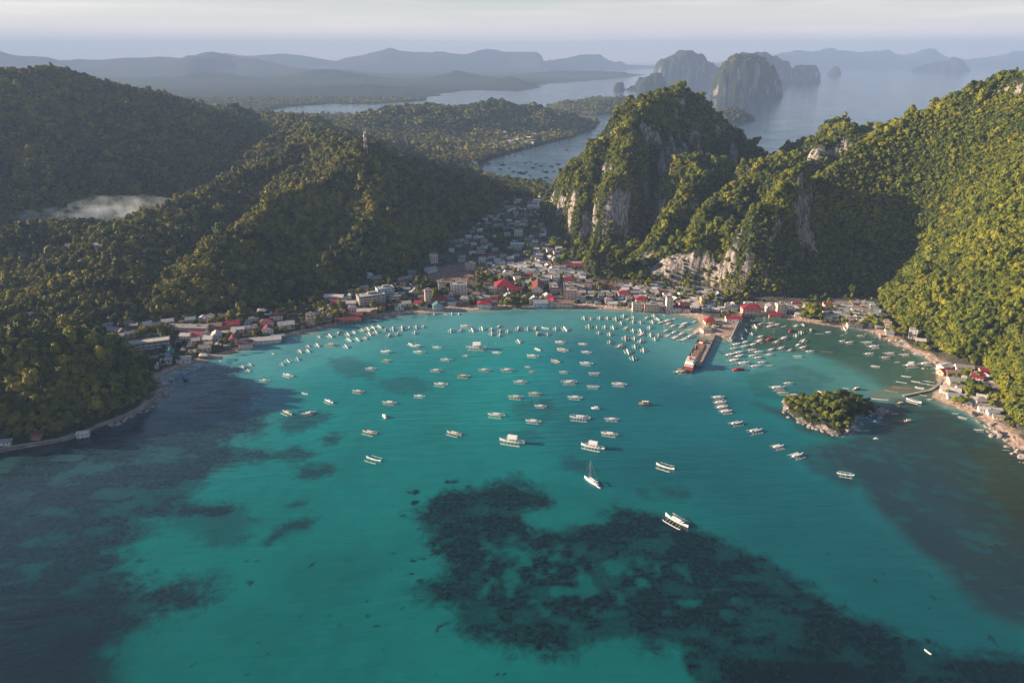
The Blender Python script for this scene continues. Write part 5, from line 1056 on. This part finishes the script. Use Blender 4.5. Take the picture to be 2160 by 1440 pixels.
def plain_house(m, X, Y, Z, a, w_, d, h, rise, wi, ri):
    c, s_ = math.cos(R(a)), math.sin(R(a)); T = lambda x, y, z: (X+x*c-y*s_, Y+x*s_+y*c, Z+z); e = .6
    m.add([T(-w_/2,-d/2,-3),T(w_/2,-d/2,-3),T(w_/2,d/2,-3),T(-w_/2,d/2,-3),T(-w_/2,-d/2,h),T(w_/2,-d/2,h),T(w_/2,d/2,h),T(-w_/2,d/2,h),T(-w_/2,0,h+rise-.1),T(w_/2,0,h+rise-.1)], [(0,1,5,4),(1,2,6,9,5),(2,3,7,6),(3,0,4,8,7)], wi)
    x1, y1 = w_/2+e, d/2+e; k_ = e*rise/(d/2); m.add([T(-x1,-y1,h-k_),T(x1,-y1,h-k_),T(x1,0,h+rise),T(-x1,0,h+rise),T(x1,y1,h-k_),T(-x1,y1,h-k_)], [(0,1,2,3),(3,2,4,5)], ri)
    m.add([T(-w_*.3,-d/2-.05,.8),T(-w_*.1,-d/2-.05,.8),T(-w_*.1,-d/2-.05,2.2),T(-w_*.3,-d/2-.05,2.2),T(w_*.1,-d/2-.05,.8),T(w_*.3,-d/2-.05,.8),T(w_*.3,-d/2-.05,2.2),T(w_*.1,-d/2-.05,2.2)], [(0,1,2,3),(4,5,6,7)], 8)
PM = [W_['white'], W_['cream'], W_['grey'], R_['white'], R_['grey'], R_['blue'], R_['rust'], R_['maroon'], M_GLASS]
m = MB()
for X, Y, Z, ti, a in rest: plain_house(m, X, Y, Z, a, 9.5, 8, 3.6, 2, ti % 3, 3+(ti % 5))
if rest: tag(m.build("far_houses", PM), "many small pale-roofed houses packed together high up the shaded valley", "houses", kind='stuff')
# far settlements along the other bay: many tiny houses
m = MB(); cnt = 0
for cx, cy, rx, ry, n in [(965,322,28,12,34),(1075,300,40,9,26),(1115,285,30,5,12),(990,352,16,5,8),(1040,312,30,5,14),(1100,306,22,3,8),(1135,436,30,7,16)]:
    for _ in range(n):
        px, py = cx+hr.normal()*rx*.5, cy+hr.normal()*ry*.5; X, Y = gr(px, py, 4); Z = ground_z(X, Y)
        if Z < 1: continue
        X, Y, Z = gp(px, py); plain_house(m, X, Y, Z, hr.uniform(-30, 30), hr.uniform(12, 24), hr.uniform(9, 13), hr.uniform(3.5, 8), 2.5, int(hr.integers(0, 2)), 3 if hr.uniform() < .6 else int(hr.integers(4, 7))); cnt += 1
tag(m.build("far_houses", PM), "scattered tiny white houses on the shaded slopes of the far bay", "houses", kind='stuff')
print("landmarks", NL, "houses", len(hl), "rest", len(rest), "far", cnt)
# ---------------------------------------------------------------- pier, quay, ship, jetty
def strip_pts(pts, wd, z, th, name, mats, parent=None):
    P = [Vector((p[0], p[1], 0)) for p in pts]; m = MB(); L = []
    for i, p in enumerate(P):
        d = (P[min(i+1, len(P)-1)]-P[max(i-1, 0)]).normalized(); n = Vector((-d.y, d.x, 0)); L.append((p+n*wd/2, p-n*wd/2))
    V = []
    for a, b in L: V += [(a.x, a.y, z), (b.x, b.y, z), (a.x, a.y, z-th), (b.x, b.y, z-th)]
    F = []
    for i in range(len(L)-1): k_ = i*4; F += [(k_, k_+1, k_+5, k_+4), (k_+2, k_+6, k_+7, k_+3), (k_, k_+4, k_+6, k_+2), (k_+1, k_+3, k_+7, k_+5)]
    F += [(0, 2, 3, 1), (len(V)-4, len(V)-3, len(V)-1, len(V)-2)]
    m.add(V, F); return m.build(name, mats, parent)
pa, pb = gr(1505, 705, 2), gr(1472, 770, 2.5)
pier = empty("pier"); tag(pier, "straight concrete pier running from the quay out to the moored cargo ship", "pier")
strip_pts([pa, pb], 5.8, 2.6, 1.0, "deck", worn('stained_pier_deck', (.36, .27, .22), .9, .2, .35, (.16, .09, .07)), pier)
d_ = (Vector(pb)-Vector(pa)); n_ = Vector((-d_.y, d_.x)).normalized()
for i in range(9):
    q = Vector(pa)+d_*(i+.5)/9
    for s_ in (-1, 1): MB().tube([(q.x+n_.x*2.7*s_, q.y+n_.y*2.7*s_, -5), (q.x+n_.x*2.7*s_, q.y+n_.y*2.7*s_, 1.7)], .5, 6).build("pile", M_CONC, pier)
for i in range(7):
    q = Vector(pa)+d_*(i+.7)/7.5
    MB().box(-.35, .35, -.35, .35, 0, .8).build("bollard", M_DARK, pier).location = (q.x+n_.x*2.9, q.y+n_.y*2.9, 2.6)
qw = empty("sea_wall"); tag(qw, "tall straight sea wall on the harbour side of the pier yard", "wall")
strip_pts([gr(1566, 661, 3), gr(1560, 676, 3), gr(1552, 694, 3), gr(1542, 716, 3)], 2.6, 4.0, 6.0, "wall", M_CONC, qw)
strip_pts([gr(1565, 661, 3.8), gr(1558.6, 676, 3.8), gr(1550.5, 694, 3.8), gr(1540.5, 716, 3.8)], .5, 4.7, .7, "kerb", W_['white'], qw)
def ship():
    r = empty("cargo_ship"); L, B = 52., 11.5
    S = []
    for x, b, h, kk in [(-26, 4.9, 2.6, -.6), (-25, 5.3, 2.5, -.9), (-10, 5.75, 2.3, -1), (10, 5.75, 2.3, -1), (20, 5.6, 2.6, -1), (25, 4.6, 3.2, -.6), (26.5, 4.2, 3.4, .6)]: S.append([(x, -b, h), (x, -b, .1), (x, -b*.9, kk), (x, b*.9, kk), (x, b, .1), (x, b, h)])
    hm_ = MB().loft(S); hm_.f.append((0, 1, 2, 3, 4, 5)); hm_.m.append(0); hm_.f.append(tuple(36+i for i in range(6))[::-1]); hm_.m.append(0); hm_.build("hull", worn("ship_hull_black", (.10, .05, .045), .6, .2, .4, (.22, .07, .05)), r)
    MB().box(-25, 24, -5.0, 5.0, 1.2, 2.0).build("deck", M_DECK, r)
    MB().box(-24, -12, -5.0, 5.0, 2.0, 3.4).build("stern_bulwark", M_RED, r)
    h = MB().box(-22.5, -13.5, -4.5, 4.5, 3.4, 6.2); h.build("superstructure", M_WHITE, r)
    MB().box(-21, -14.5, -3.6, 3.6, 6.2, 8.8).build("bridge", M_WHITE, r)
    for y in (-3, -1, 1, 3): MB().box(-14.52, -14.42, y-.6, y+.6, 7.2, 8.2).build("window", M_GLASS, r)
    for y in (-3.6, -1.8, 0, 1.8, 3.6): MB().box(-22.6, -22.5, y-.45, y+.45, 4.3, 5.3).build("window", M_GLASS, r)
    MB().box(-21.6, -14, -4.2, 4.2, 8.8, 9.0).build("roof", M_OFF, r)
    MB().tube([(-16, 0, 9), (-16, 0, 15)], [.3, .15], 6).build("mast", M_OFF, r)
    MB().box(-19.5, -17.8, -1, 1, 9.0, 11.2).build("funnel", M_RED, r)
    MB().box(-12, 16, 5.0, 5.5, 2.0, 3.3).build("bulwark", M_DECK, r); MB().box(-12, 16, -5.5, -5.0, 2.0, 3.3).build("bulwark", M_DECK, r)
    MB().box(-9, 6, -3.6, 3.0, 2.02, 2.9).build("hold_cover", M_DECK, r)
    MB().box(14, 18, -4.8, 4.8, 2, 3.2).build("forecastle", M_DECK, r); MB().box(24.6, 25.2, -4, 4, 2.2, 5.8).build("bow_ramp", M_DECK, r)
    MB().tube([(9, 3, 2), (9, 3, 7.5), (3, 2, 9.5)], .35, 5).build("deck_crane", M_OFF, r)
    MB().box(19, 22, -2, 2, 2.0, 4.8).build("deck_house", M_WHITE, r); MB().box(19, 22, -2.2, 2.2, 4.8, 5.0).build("deck_house_roof", M_RED, r)
    return r
o = ship(); tag(o, "rusty dark-hulled cargo ship with white stern house and red bulwark moored along the pier", "cargo ship")
c0 = Vector(gr(1466.5, 751, 0)); dv = Vector(gr(1484, 716, 0))-Vector(gr(1452, 779, 0)); ln = dv.length; o.location = (c0.x, c0.y, 0); o.rotation_euler = (0, 0, math.atan2(dv.y, dv.x)); k_ = ln/53; o.scale = (k_, min(k_, 1.0), 1.0)
o = KIND['t'][0].get(); o.location = (*gr(1434, 786), 0); o.rotation_euler = (0, 0, R(205)); o.scale = (.85, 1, 1.1); tag(o, "cream outrigger boat with green tarpaulin moored at the cargo ship's stern", "outrigger boat")
MB().box(-2.6, 2.6, -1.9, 1.9, 3.6, 3.8).build("tarpaulin", M_GREEN, o)
jt = empty("jetty"); tag(jt, "long narrow stone jetty reaching from the right-hand village into the shallows", "jetty")
strip_pts([gr(1905, 834, 1), gr(1935, 828, 1), (gr(1962, 822, 1)), gr(1978, 812, 1), gr(1988, 799, 1)], 2.6, 1.25, .6, "deck", M_CONC, jt)
for px, py in [(1908,834),(1922,831),(1936,828),(1950,825),(1962,822)]:
    X, Y = gr(px, py, 1); MB().tube([(X, Y, -2.5), (X, Y, .7)], .45, 6).build("pile", M_CONC, jt)
# coastal path, streets and the valley road
def drape(name, pts, wd, mt, dz, label=None):
    P = []
    for i in range(len(pts)-1):
        n = max(2, int(math.hypot(pts[i+1][0]-pts[i][0], pts[i+1][1]-pts[i][1])/3)); P += [(pts[i][0]+(pts[i+1][0]-pts[i][0])*k/n, pts[i][1]+(pts[i+1][1]-pts[i][1])*k/n) for k in range(n)]
    P.append(pts[-1]); P = [Vector((p[0], p[1], 0)) for p in P]; V = []
    for i, p in enumerate(P):
        d = (P[min(i+1, len(P)-1)]-P[max(i-1, 0)]).normalized(); n = Vector((-d.y, d.x, 0))*wd/2
        for q in (-1, -.5, 0, .5, 1): a = p+n*q; V.append((a.x, a.y, 0))
    V = np.array(V); V[:, 2] = land_z(V[:, 0], V[:, 1]); zz = V[:, 2].reshape(-1, 5); zz[:] = zz.max(1)[:, None]; V[:, 2] = zz.ravel()+dz
    F = [(i*5+j, i*5+j+1, i*5+j+6, i*5+j+5) for i in range(len(P)-1) for j in range(4)]
    return tag(link(name, mesh_np(name, V, np.array(F), [mt])), kind='structure')
M_ROAD = worn("worn_road", (.24, .22, .21), .95, .15, .25, (.12, .11, .1)); M_PATH = worn("sandy_path", (.42, .36, .31), .95, .2, .25, (.2, .17, .13))
drape("street", [gp(1183, 646)[:2], gp(1180, 600)[:2], gp(1178, 578)[:2]], 6, M_ROAD, .25)
drape("street", [gp(900, 640)[:2], gp(1000, 632)[:2], gp(1100, 630)[:2], gp(1180, 630)[:2], gp(1300, 633)[:2], gp(1420, 645)[:2], gp(1500, 664)[:2]], 5, M_ROAD, .3)
drape("road", [gp(1178, 578)[:2], gp(1140, 545)[:2], gp(1110, 500)[:2], gp(1100, 450)[:2], gp(1080, 400)[:2]], 6, M_ROAD, .35)
CP = [(0,946),(60,937),(120,927),(175,914),(217,892),(262,877),(302,856),(332,835)]
drape("coastal_path", [gr(a, b, .8) for a, b in CP], 3.2, M_PATH, .5)
M_BLDR = bpy.data.materials.new("boulder_rock"); M_BLDR = worn("boulder_rock", (.36, .30, .27), .95, .5, .5, (.09, .08, .07))
# ---------------------------------------------------------------- boulders
def boulder(seed):
    r = np.random.default_rng(seed); bm = bmesh.new(); bmesh.ops.create_icosphere(bm, subdivisions=2, radius=1)
    for v in bm.verts:
        f = 1+.35*float(vnoise(np.array([v.co.x*1.3+seed]), np.array([v.co.y*1.3+v.co.z*1.7]), seed)[0])+r.normal(0, .05); v.co *= f; v.co.z *= .72
    me = bpy.data.meshes.new("boulder"); bm.to_mesh(me); bm.free(); me.materials.append(M_BLDR); return me
BM_ = [boulder(900+i) for i in range(6)]; br_ = np.random.default_rng(77)
def rocks(path, n, spread, s0, s1, label, group, zf, zoff=-.2):
    P = [Vector(gr(*p)) for p in path]; L = [(P[i+1]-P[i]).length for i in range(len(P)-1)]; T = sum(L)
    for k in range(n):
        u = br_.uniform(0, T); i = 0
        while i < len(L)-1 and u > L[i]: u -= L[i]; i += 1
        p = P[i].lerp(P[i+1], u/L[i]); x, y = p.x+br_.normal()*spread, p.y+br_.normal()*spread; s = br_.lognormal(0, .4)*(s0+s1)/2; s = min(max(s, s0), s1*1.4)
        o = link("boulder", BM_[k % 6]); o.location = (x, y, max(float(zf(np.array([x]), np.array([y]))[0]), -.4)+zoff+s*.15); o.scale = (s*br_.uniform(.8, 1.3), s*br_.uniform(.8, 1.2), s*br_.uniform(.8, 1.2)); o.rotation_euler = (br_.uniform(-.4, .4), br_.uniform(-.4, .4), br_.uniform(0, 6.28)); tag(o, label, "boulder", group)
rocks([(1650,855),(1662,876),(1690,893),(1720,904),(1752,917),(1780,920),(1798,908),(1806,888)], 60, 1.8, .5, 1.9, "pale weathered boulder on the waterline rim of the wooded islet", "boulders rimming the wooded islet", islet_z)
rocks([(1806,888),(1850,876),(1895,872),(1870,872),(1830,882)], 16, 2.5, .8, 2.0, "dark low rock in the spit trailing right from the islet", "rocks of the islet's spit", islet_z)
rocks([(2050,880),(2085,897),(2110,925),(2140,950),(2190,990)], 70, 3.6, .8, 2.6, "pinkish boulder piled on the lower right shore below the forest", "boulders on the lower right shore", land_z)
rocks([(1840,705),(1880,722),(1930,748),(1965,770),(1982,790)], 34, 5, .8, 1.8, "small pale rock on the cluttered sand of the right-hand shore", "rocks on the right-hand shore", land_z)
rocks([(215,902),(262,888),(305,866),(340,842),(348,822)], 36, 2.0, .8, 2.0, "dark boulder on the seaward side of the coastal path", "boulders along the coastal path", land_z)
M_BRICKP = worn('faded_red_paint', (.45, .22, .16), .7)
# ---------------------------------------------------------------- telecom tower
r = empty("telecom_tower"); X, Y, Z = at(772, 322, 1300); Z = ground_z(X, Y); H = at(772, 286, 1300)[2]-Z
r.location = (X, Y, Z+3); r.scale = (1.15, 1.15, 1.12); tag(r, "faded red and cream lattice telecom mast on the crest of the left-hand hill", "telecom tower")
for k, (a, b) in enumerate([(i/7, (i+1)/7) for i in range(7)]):
    m = MB(); wa, wb = 2.7*(1-a*.7), 2.7*(1-b*.7)
    for sx_, sy_ in ((-1,-1),(1,-1),(1,1),(-1,1)): m.tube([(sx_*wa, sy_*wa, a*H), (sx_*wb, sy_*wb, b*H)], .3, 4)
    for (p, q) in (((-1,-1),(1,-1)), ((1,-1),(1,1)), ((1,1),(-1,1)), ((-1,1),(-1,-1))): m.tube([(p[0]*wa, p[1]*wa, a*H), (q[0]*wb, q[1]*wb, b*H)], .2, 3).tube([(q[0]*wa, q[1]*wa, a*H), (p[0]*wb, p[1]*wb, b*H)], .2, 3)
    m.build("lattice_section", M_BRICKP if k % 2 else M_OFF, r)
for k, (z_, a) in enumerate([(.95, 0), (.88, 2), (.80, 4), (.72, 1)]): MB().tube([(math.cos(a)*1.4, math.sin(a)*1.4, z_*H), (math.cos(a)*2.6, math.sin(a)*2.6, z_*H)], 1.1, 8).build("dish_antenna", M_WHITE, r)
# ---------------------------------------------------------------- single trees and palms
def trunk_mesh(h, r_, seed, limbs=4):
    rr = np.random.default_rng(seed); m = MB(); m.tube([(0, 0, -2), (.1, 0, h*.4), (rr.uniform(-.3, .3), rr.uniform(-.3, .3), h)], [r_*1.3, r_, r_*.6], 6)
    for i in range(limbs): a = i*6.28/limbs+rr.uniform(-.4, .4); m.tube([(0, 0, h*.6), (math.cos(a)*h*.25, math.sin(a)*h*.25, h*.95), (math.cos(a)*h*.45, math.sin(a)*h*.45, h*1.25)], [r_*.55, r_*.35, r_*.15], 4)
    return m
def tree_proto(seed, mt, R_c=4.2, h=4.0, zs=1.15, name="tree"):
    def fn():
        r = empty(name); trunk_mesh(h, .32, seed).build("trunk", M_TRUNK, r); V, F = crown_geo(seed, 11, 46, .20); me = mesh_np("crown", V, F, [mt]); c = link("crown", me, r); c.scale = (R_c, R_c, R_c*zs); c.location = (0, 0, h*.72); return r
    return fn
TR = [Proto(tree_proto(700+i, M_LEAF)) for i in range(5)]+[Proto(tree_proto(720+i, M_LEAFD)) for i in range(3)]; TDRY = Proto(tree_proto(740, M_DRY, 3.8))
def palm():
    r = empty("palm_tree"); MB().tube([(0, 0, -1), (.3, .1, 3), (.9, .2, 6.5), (1.3, .2, 9)], [.26, .2, .17, .14], 5).build("trunk", M_TRUNK, r); m = MB(); rr = np.random.default_rng(9)
    for k in range(15):
        a = k/15*6.283*2.02+rr.uniform(-.2, .2); el = rr.uniform(-.1, .95); L = rr.uniform(3.0, 3.9); w2 = .55; pr_ = []
        for j in range(5):
            t = j/4; rad = L*t*math.cos(el*(1-t*.4)); z_ = 9.1+L*t*math.sin(el)-1.9*t*t*(1.2-el*.4); c = (1.3+math.cos(a)*rad, .2+math.sin(a)*rad, z_); ww = w2*math.sin(math.pi*min(.98, t*.85+.12)); pr_.append(((c[0]-math.sin(a)*ww, c[1]+math.cos(a)*ww, c[2]-ww*.5), c, (c[0]+math.sin(a)*ww, c[1]-math.cos(a)*ww, c[2]-ww*.5)))
        for j in range(4):
            A, B_ = pr_[j], pr_[j+1]; m.add([A[0], A[1], A[2], B_[0], B_[1], B_[2]], [(0, 1, 4, 3), (1, 2, 5, 4)])
    m.build("crown", M_PALM, r); return r
PALM = Proto(palm); ti_ = []; tr_ = np.random.default_rng(21)
def put_tree(pr, X, Y, Z, s, label, cat, group, zs=1.0):
    o = pr.get(); o.location = (X, Y, Z); o.rotation_euler = (0, 0, tr_.uniform(0, 6.28)); o.scale = (s, s, s*zs); tag(o, label, cat, group); return o
# clumps named by where they stand: (label, group, [(px, py, size)...], mixture)
def clump(label, group, L, protos, cat="tree", zf=None, cs_=1.0):
    for px, py, s in L:
        X, Y, Z = gp(px, py) if zf is None else (*gr(px, py, 3), 0)
        if zf is not None: Z = float(zf(np.array([X]), np.array([Y]))[0])
        put_tree(protos[int(tr_.integers(0, len(protos)))], X, Y, Z, s*cs_, label, cat, group, tr_.uniform(.9, 1.2))
clump("leafy tree in the green grove behind the town beach, left of the church", "beach grove", [(1052,636,1.1),(1062,640,1.2),(1072,636,1.3),(1082,640,1.25),(1092,638,1.2),(1102,642,1.1),(1058,646,1.1),(1068,648,1.15),(1080,648,1.2),(1092,649,1.1),(1100,648,1.0),(1046,628,1.0),(1030,626,1.0),(1110,640,.9)], TR[:6])
clump("big sunlit tree of the tall green clump standing on the harbour shore", "harbour clump", [(1702,668,1.5),(1712,672,1.7),(1722,668,1.6),(1694,672,1.3),(1708,680,1.3),(1730,676,1.3),(1718,660,1.6),(1704,655,1.5)], TR[:5])
put_tree(TR[0], *gp(1793, 625), 2.3, "tall lone tree with yellowish crown rising before the shaded hollow", "tree", None)
clump("tree among the rooftops of the town centre", "trees among the houses", [(px, py, s) for px, py, s in [(1008,600,1.1),(1020,590,1.2),(1010,612,1.0),(1036,596,1.0),(1100,596,1.1),(1096,610,1.2),(1120,572,1.0),(1240,636,1.0),(1255,628,1.1),(1262,640,.9),(1290,604,.9),(1296,598,1.0),(1335,606,1),(1345,600,1.1),(1360,648,1.0),(1366,640,.9),(1310,648,1.0),(1318,650,.9),(1400,616,1),(1410,610,1.1),(1430,620,1.2),(1446,624,1.1),(1452,614,1.2),(1462,626,1.1),(1476,640,1.1),(1484,648,1.2),(1492,638,1.1),(1500,632,1.2),(1512,640,1.2),(1530,636,1.1),(1546,630,1.2),(1556,636,1.1),(1250,600,1.1),(1262,606,1.2),(1228,600,1.0),(1150,580,1.0),(1136,590,.9),(1210,610,.9),(1085,580,1.1),(1052,574,1.1),(1070,572,1.1),(1030,570,1.1),(1040,580,1.0),(890,650,1.0),(872,652,1.0),(955,600,.9),(1000,640,.8),(1385,632,.9),(1155,610,1.0),(1150,620,.9)]], TR)
clump("tree among the roofs beyond the harbour", "trees beyond the harbour", [(1752,668,1.0),(1768,676,.9),(1782,684,1.0),(1790,670,1.0),(1812,690,1.0),(1826,688,1.0),(1838,676,1.0),(1846,690,1.1),(1858,684,1.1),(1880,700,1.2),(1870,690,1.1),(1740,684,.9),(1895,706,1.2),(1905,712,1.1),(1932,736,1.1),(1944,738,1.2),(1955,742,1.0)], TR)
clump("dark round tree among the tin roofs of the right-hand village", "trees of the right-hand village", [(2042,792,1.2),(2034,800,1.0),(2046,818,1.2),(2058,826,1.1),(2066,834,1.3),(2080,830,1.3),(2012,852,1.1),(2026,856,1.2),(2036,850,1.0),(2090,860,1.1),(2100,850,1.2),(1998,832,.7)], TR[:5])
IT = [(1658,850,.8),(1664,858,.75),(1672,852,.9),(1682,858,.85),(1690,850,.95),(1700,856,.9),(1698,868,.85),(1710,862,1.0),(1720,852,1.0),(1715,874,.9),(1730,864,1.1),(1728,880,1.0),(1742,872,1.15),(1740,888,1.05),(1738,854,1.0),(1752,862,1.15),(1754,880,1.15),(1756,896,1.0),(1766,852,1.2),(1768,868,1.2),(1768,888,1.1),(1766,904,.9),(1780,850,1.15),(1782,864,1.2),(1784,902,.95),(1790,894,.8),(1794,855,1.15),(1798,868,1.05),(1808,858,1.05),(1812,868,.95),(1822,862,.9),(1834,862,.75),(1846,866,.6),(1748,850,1.0),(1776,842,1.0),(1792,844,1.0),(1806,850,.9),(1776,876,1.0),(1710,888,.65),(1680,870,.7)]
clump("bushy bright green tree crowding the small rocky islet", "trees on the islet", IT, TR[:5], zf=islet_z, cs_=.95)
for _ in range(900):
    X, Y = tr_.uniform(min(ix), max(ix)), tr_.uniform(min(iy), max(iy))
    if sdf(np.array([X]), np.array([Y]), ISLET)[0] < 3.2 or pxy(X, Y, 3)[0] > 1850 or len(ti_) > 54: continue
    if any((X-a)**2+(Y-b)**2 < 20 for a, b in ti_): continue
    ti_.append((X, Y)); put_tree(TR[int(tr_.integers(0, 5))], X, Y, float(islet_z(np.array([X]), np.array([Y]))[0]), tr_.uniform(.45, .72), "bushy bright green tree crowding the small rocky islet", "tree", "trees on the islet")
clump("rust-toned tree near the western beach restaurants", "rust-toned trees", [(711,668,1.1),(684,676,1.1),(676,684,1.1),(690,682,1.0),(768,672,1.1),(785,668,1.0),(806,660,1.2),(834,650,1.0),(600,700,.9),(618,694,.8),(664,680,.8),(792,664,1.0)], [TDRY, TR[1]])
clump("coconut palm by the beach or between the shore houses", "coconut palms", [(640,702,1),(655,696,1.1),(668,692,1),(682,690,1.1),(700,682,1),(715,680,1),(724,674,1.1),(742,684,.9),(795,672,1),(812,666,1),(838,660,1),(850,660,1),(868,658,.9),(420,752,1.1),(445,744,1),(462,738,1.1),(478,732,1),(495,728,1.1),(360,775,1),(372,768,1.1),(405,760,1),(528,718,1),(1033,640,.9),(1120,650,.8),(1770,692,1),(1778,682,1),(1792,694,1.1),(1806,688,1),(1820,694,1),(1832,698,1),(1846,700,1.1),(1858,706,1),(1872,710,1),(1750,684,1),(1690,664,1),(1218,646,.8),(1262,648,.8),(1328,650,.9),(1500,668,.9),(1885,714,1)], [PALM], "palm tree")
# palms on the strip before the far bay
clump("tiny coconut palm in the row along the near shore of the far bay", "palms before the far bay", [(1030+i*4.6, 379+i*.52+(i*7 % 5)-1, 1.5) for i in range(34)], [PALM], "palm tree")
# distinct large crowns on the nearest slopes
cand = []
for _ in range(6000):
    if tr_.uniform() < .4: X, Y = tr_.uniform(-640, -250), tr_.uniform(500, 640)
    else: X, Y = tr_.uniform(360, 800), tr_.uniform(520, 880)
    cand.append((X, Y))
cand = np.array(cand); cz = land_z(cand[:, 0], cand[:, 1]); ok = (sdf(cand[:, 0], cand[:, 1], COAST) > 18) & (sdf(cand[:, 0], cand[:, 1], TOWN) < -8) & infr(cand[:, 0], cand[:, 1], cz, 1.02) & (cz < 150)
pts_ = []
for (X, Y), Z in zip(cand[ok], cz[ok]):
    if all((X-a)**2+(Y-b)**2 > 14**2 for a, b in pts_) and len(pts_) < 210:
        pts_.append((X, Y)); left_ = X < 0
        put_tree(TR[int(tr_.integers(0, 5))], X, Y, Z+2.0, tr_.uniform(.65, .95), "broad-crowned jungle tree rising from the canopy of the "+("left headland" if left_ else "right-hand mountain"), "tree", "crowns of the "+("left headland" if left_ else "right-hand mountain"))
# ---------------------------------------------------------------- ground mist in the left valley
def mist(px, py, Y, rx, ry, rz, dens, seed, label):
    X, Y, Z = at(px, py, Y); bm = bmesh.new(); bmesh.ops.create_icosphere(bm, subdivisions=4, radius=1)
    for v in bm.verts:
        f = 1+.35*float(fbm(np.array([v.co.x*3+seed]), np.array([v.co.y*3+v.co.z*2]), 1.5, 3, seed)[0]); v.co = Vector((v.co.x*f*rx, v.co.y*f*ry, v.co.z*f*rz))
    me = bpy.data.meshes.new("mist"); bm.to_mesh(me); bm.free(); o = link("mist", me, loc=(X, Y, Z)); o.rotation_euler = (0, 0, R(-8))
    m = bpy.data.materials.new("mist"); m.use_nodes = True; t = m.node_tree; t.nodes.remove(t.nodes['Principled BSDF']); v = N(t, "ShaderNodeVolumePrincipled"); v.inputs['Color'].default_value = (.82, .90, 1.0, 1); v.inputs['Density'].default_value = dens
    tcx = N(t, "ShaderNodeNewGeometry"); nn = N(t, "ShaderNodeTexNoise"); nn.inputs['Scale'].default_value = .035; nn.inputs['Detail'].default_value = 4; t.links.new(tcx.outputs['Position'], nn.inputs['Vector'])
    rr = N(t, "ShaderNodeMapRange"); rr.inputs['From Min'].default_value = .42; rr.inputs['From Max'].default_value = .68; rr.inputs['To Min'].default_value = 0; rr.inputs['To Max'].default_value = dens; t.links.new(nn.outputs[0], rr.inputs['Value']); t.links.new(rr.outputs[0], v.inputs['Density'])
    t.links.new(v.outputs[0], t.nodes['Material Output'].inputs['Volume']); me.materials.append(m); tag(o, label, "mist", kind='stuff')
mist(290, 440, 1240, 110, 45, 22, .010, 3, "bright plume of morning mist rising over the valley behind the spur")
mist(160, 458, 1240, 200, 60, 18, .011, 5, "thin bank of mist lying in the left valley")
mist(20, 466, 1230, 180, 60, 16, .010, 8, "faint mist at the left end of the valley")
# ---------------------------------------------------------------- haze
def box_mesh(name, x0, x1, y0, y1, z0, z1, mats):
    V = [(x0,y0,z0),(x1,y0,z0),(x1,y1,z0),(x0,y1,z0),(x0,y0,z1),(x1,y0,z1),(x1,y1,z1),(x0,y1,z1)]
    F = [(0,3,2,1),(4,5,6,7),(0,1,5,4),(1,2,6,5),(2,3,7,6),(3,0,4,7)]
    return mesh_np(name, V, F, mats)
m = bpy.data.materials.new("haze"); m.use_nodes = True; t = m.node_tree; t.nodes.remove(t.nodes['Principled BSDF'])
pv = N(t, "ShaderNodeVolumePrincipled"); pv.inputs['Color'].default_value = (.335, .46, .73, 1); pv.inputs['Density'].default_value = 7.8e-5; pv.inputs['Anisotropy'].default_value = .0
t.links.new(pv.outputs[0], t.nodes['Material Output'].inputs['Volume'])
tag(link("haze", box_mesh("haze", -30000, 30000, -400, 36000, -13.5, 860, [m])), "pale blue morning haze lying over the bay and the far hills", "haze", kind='stuff')
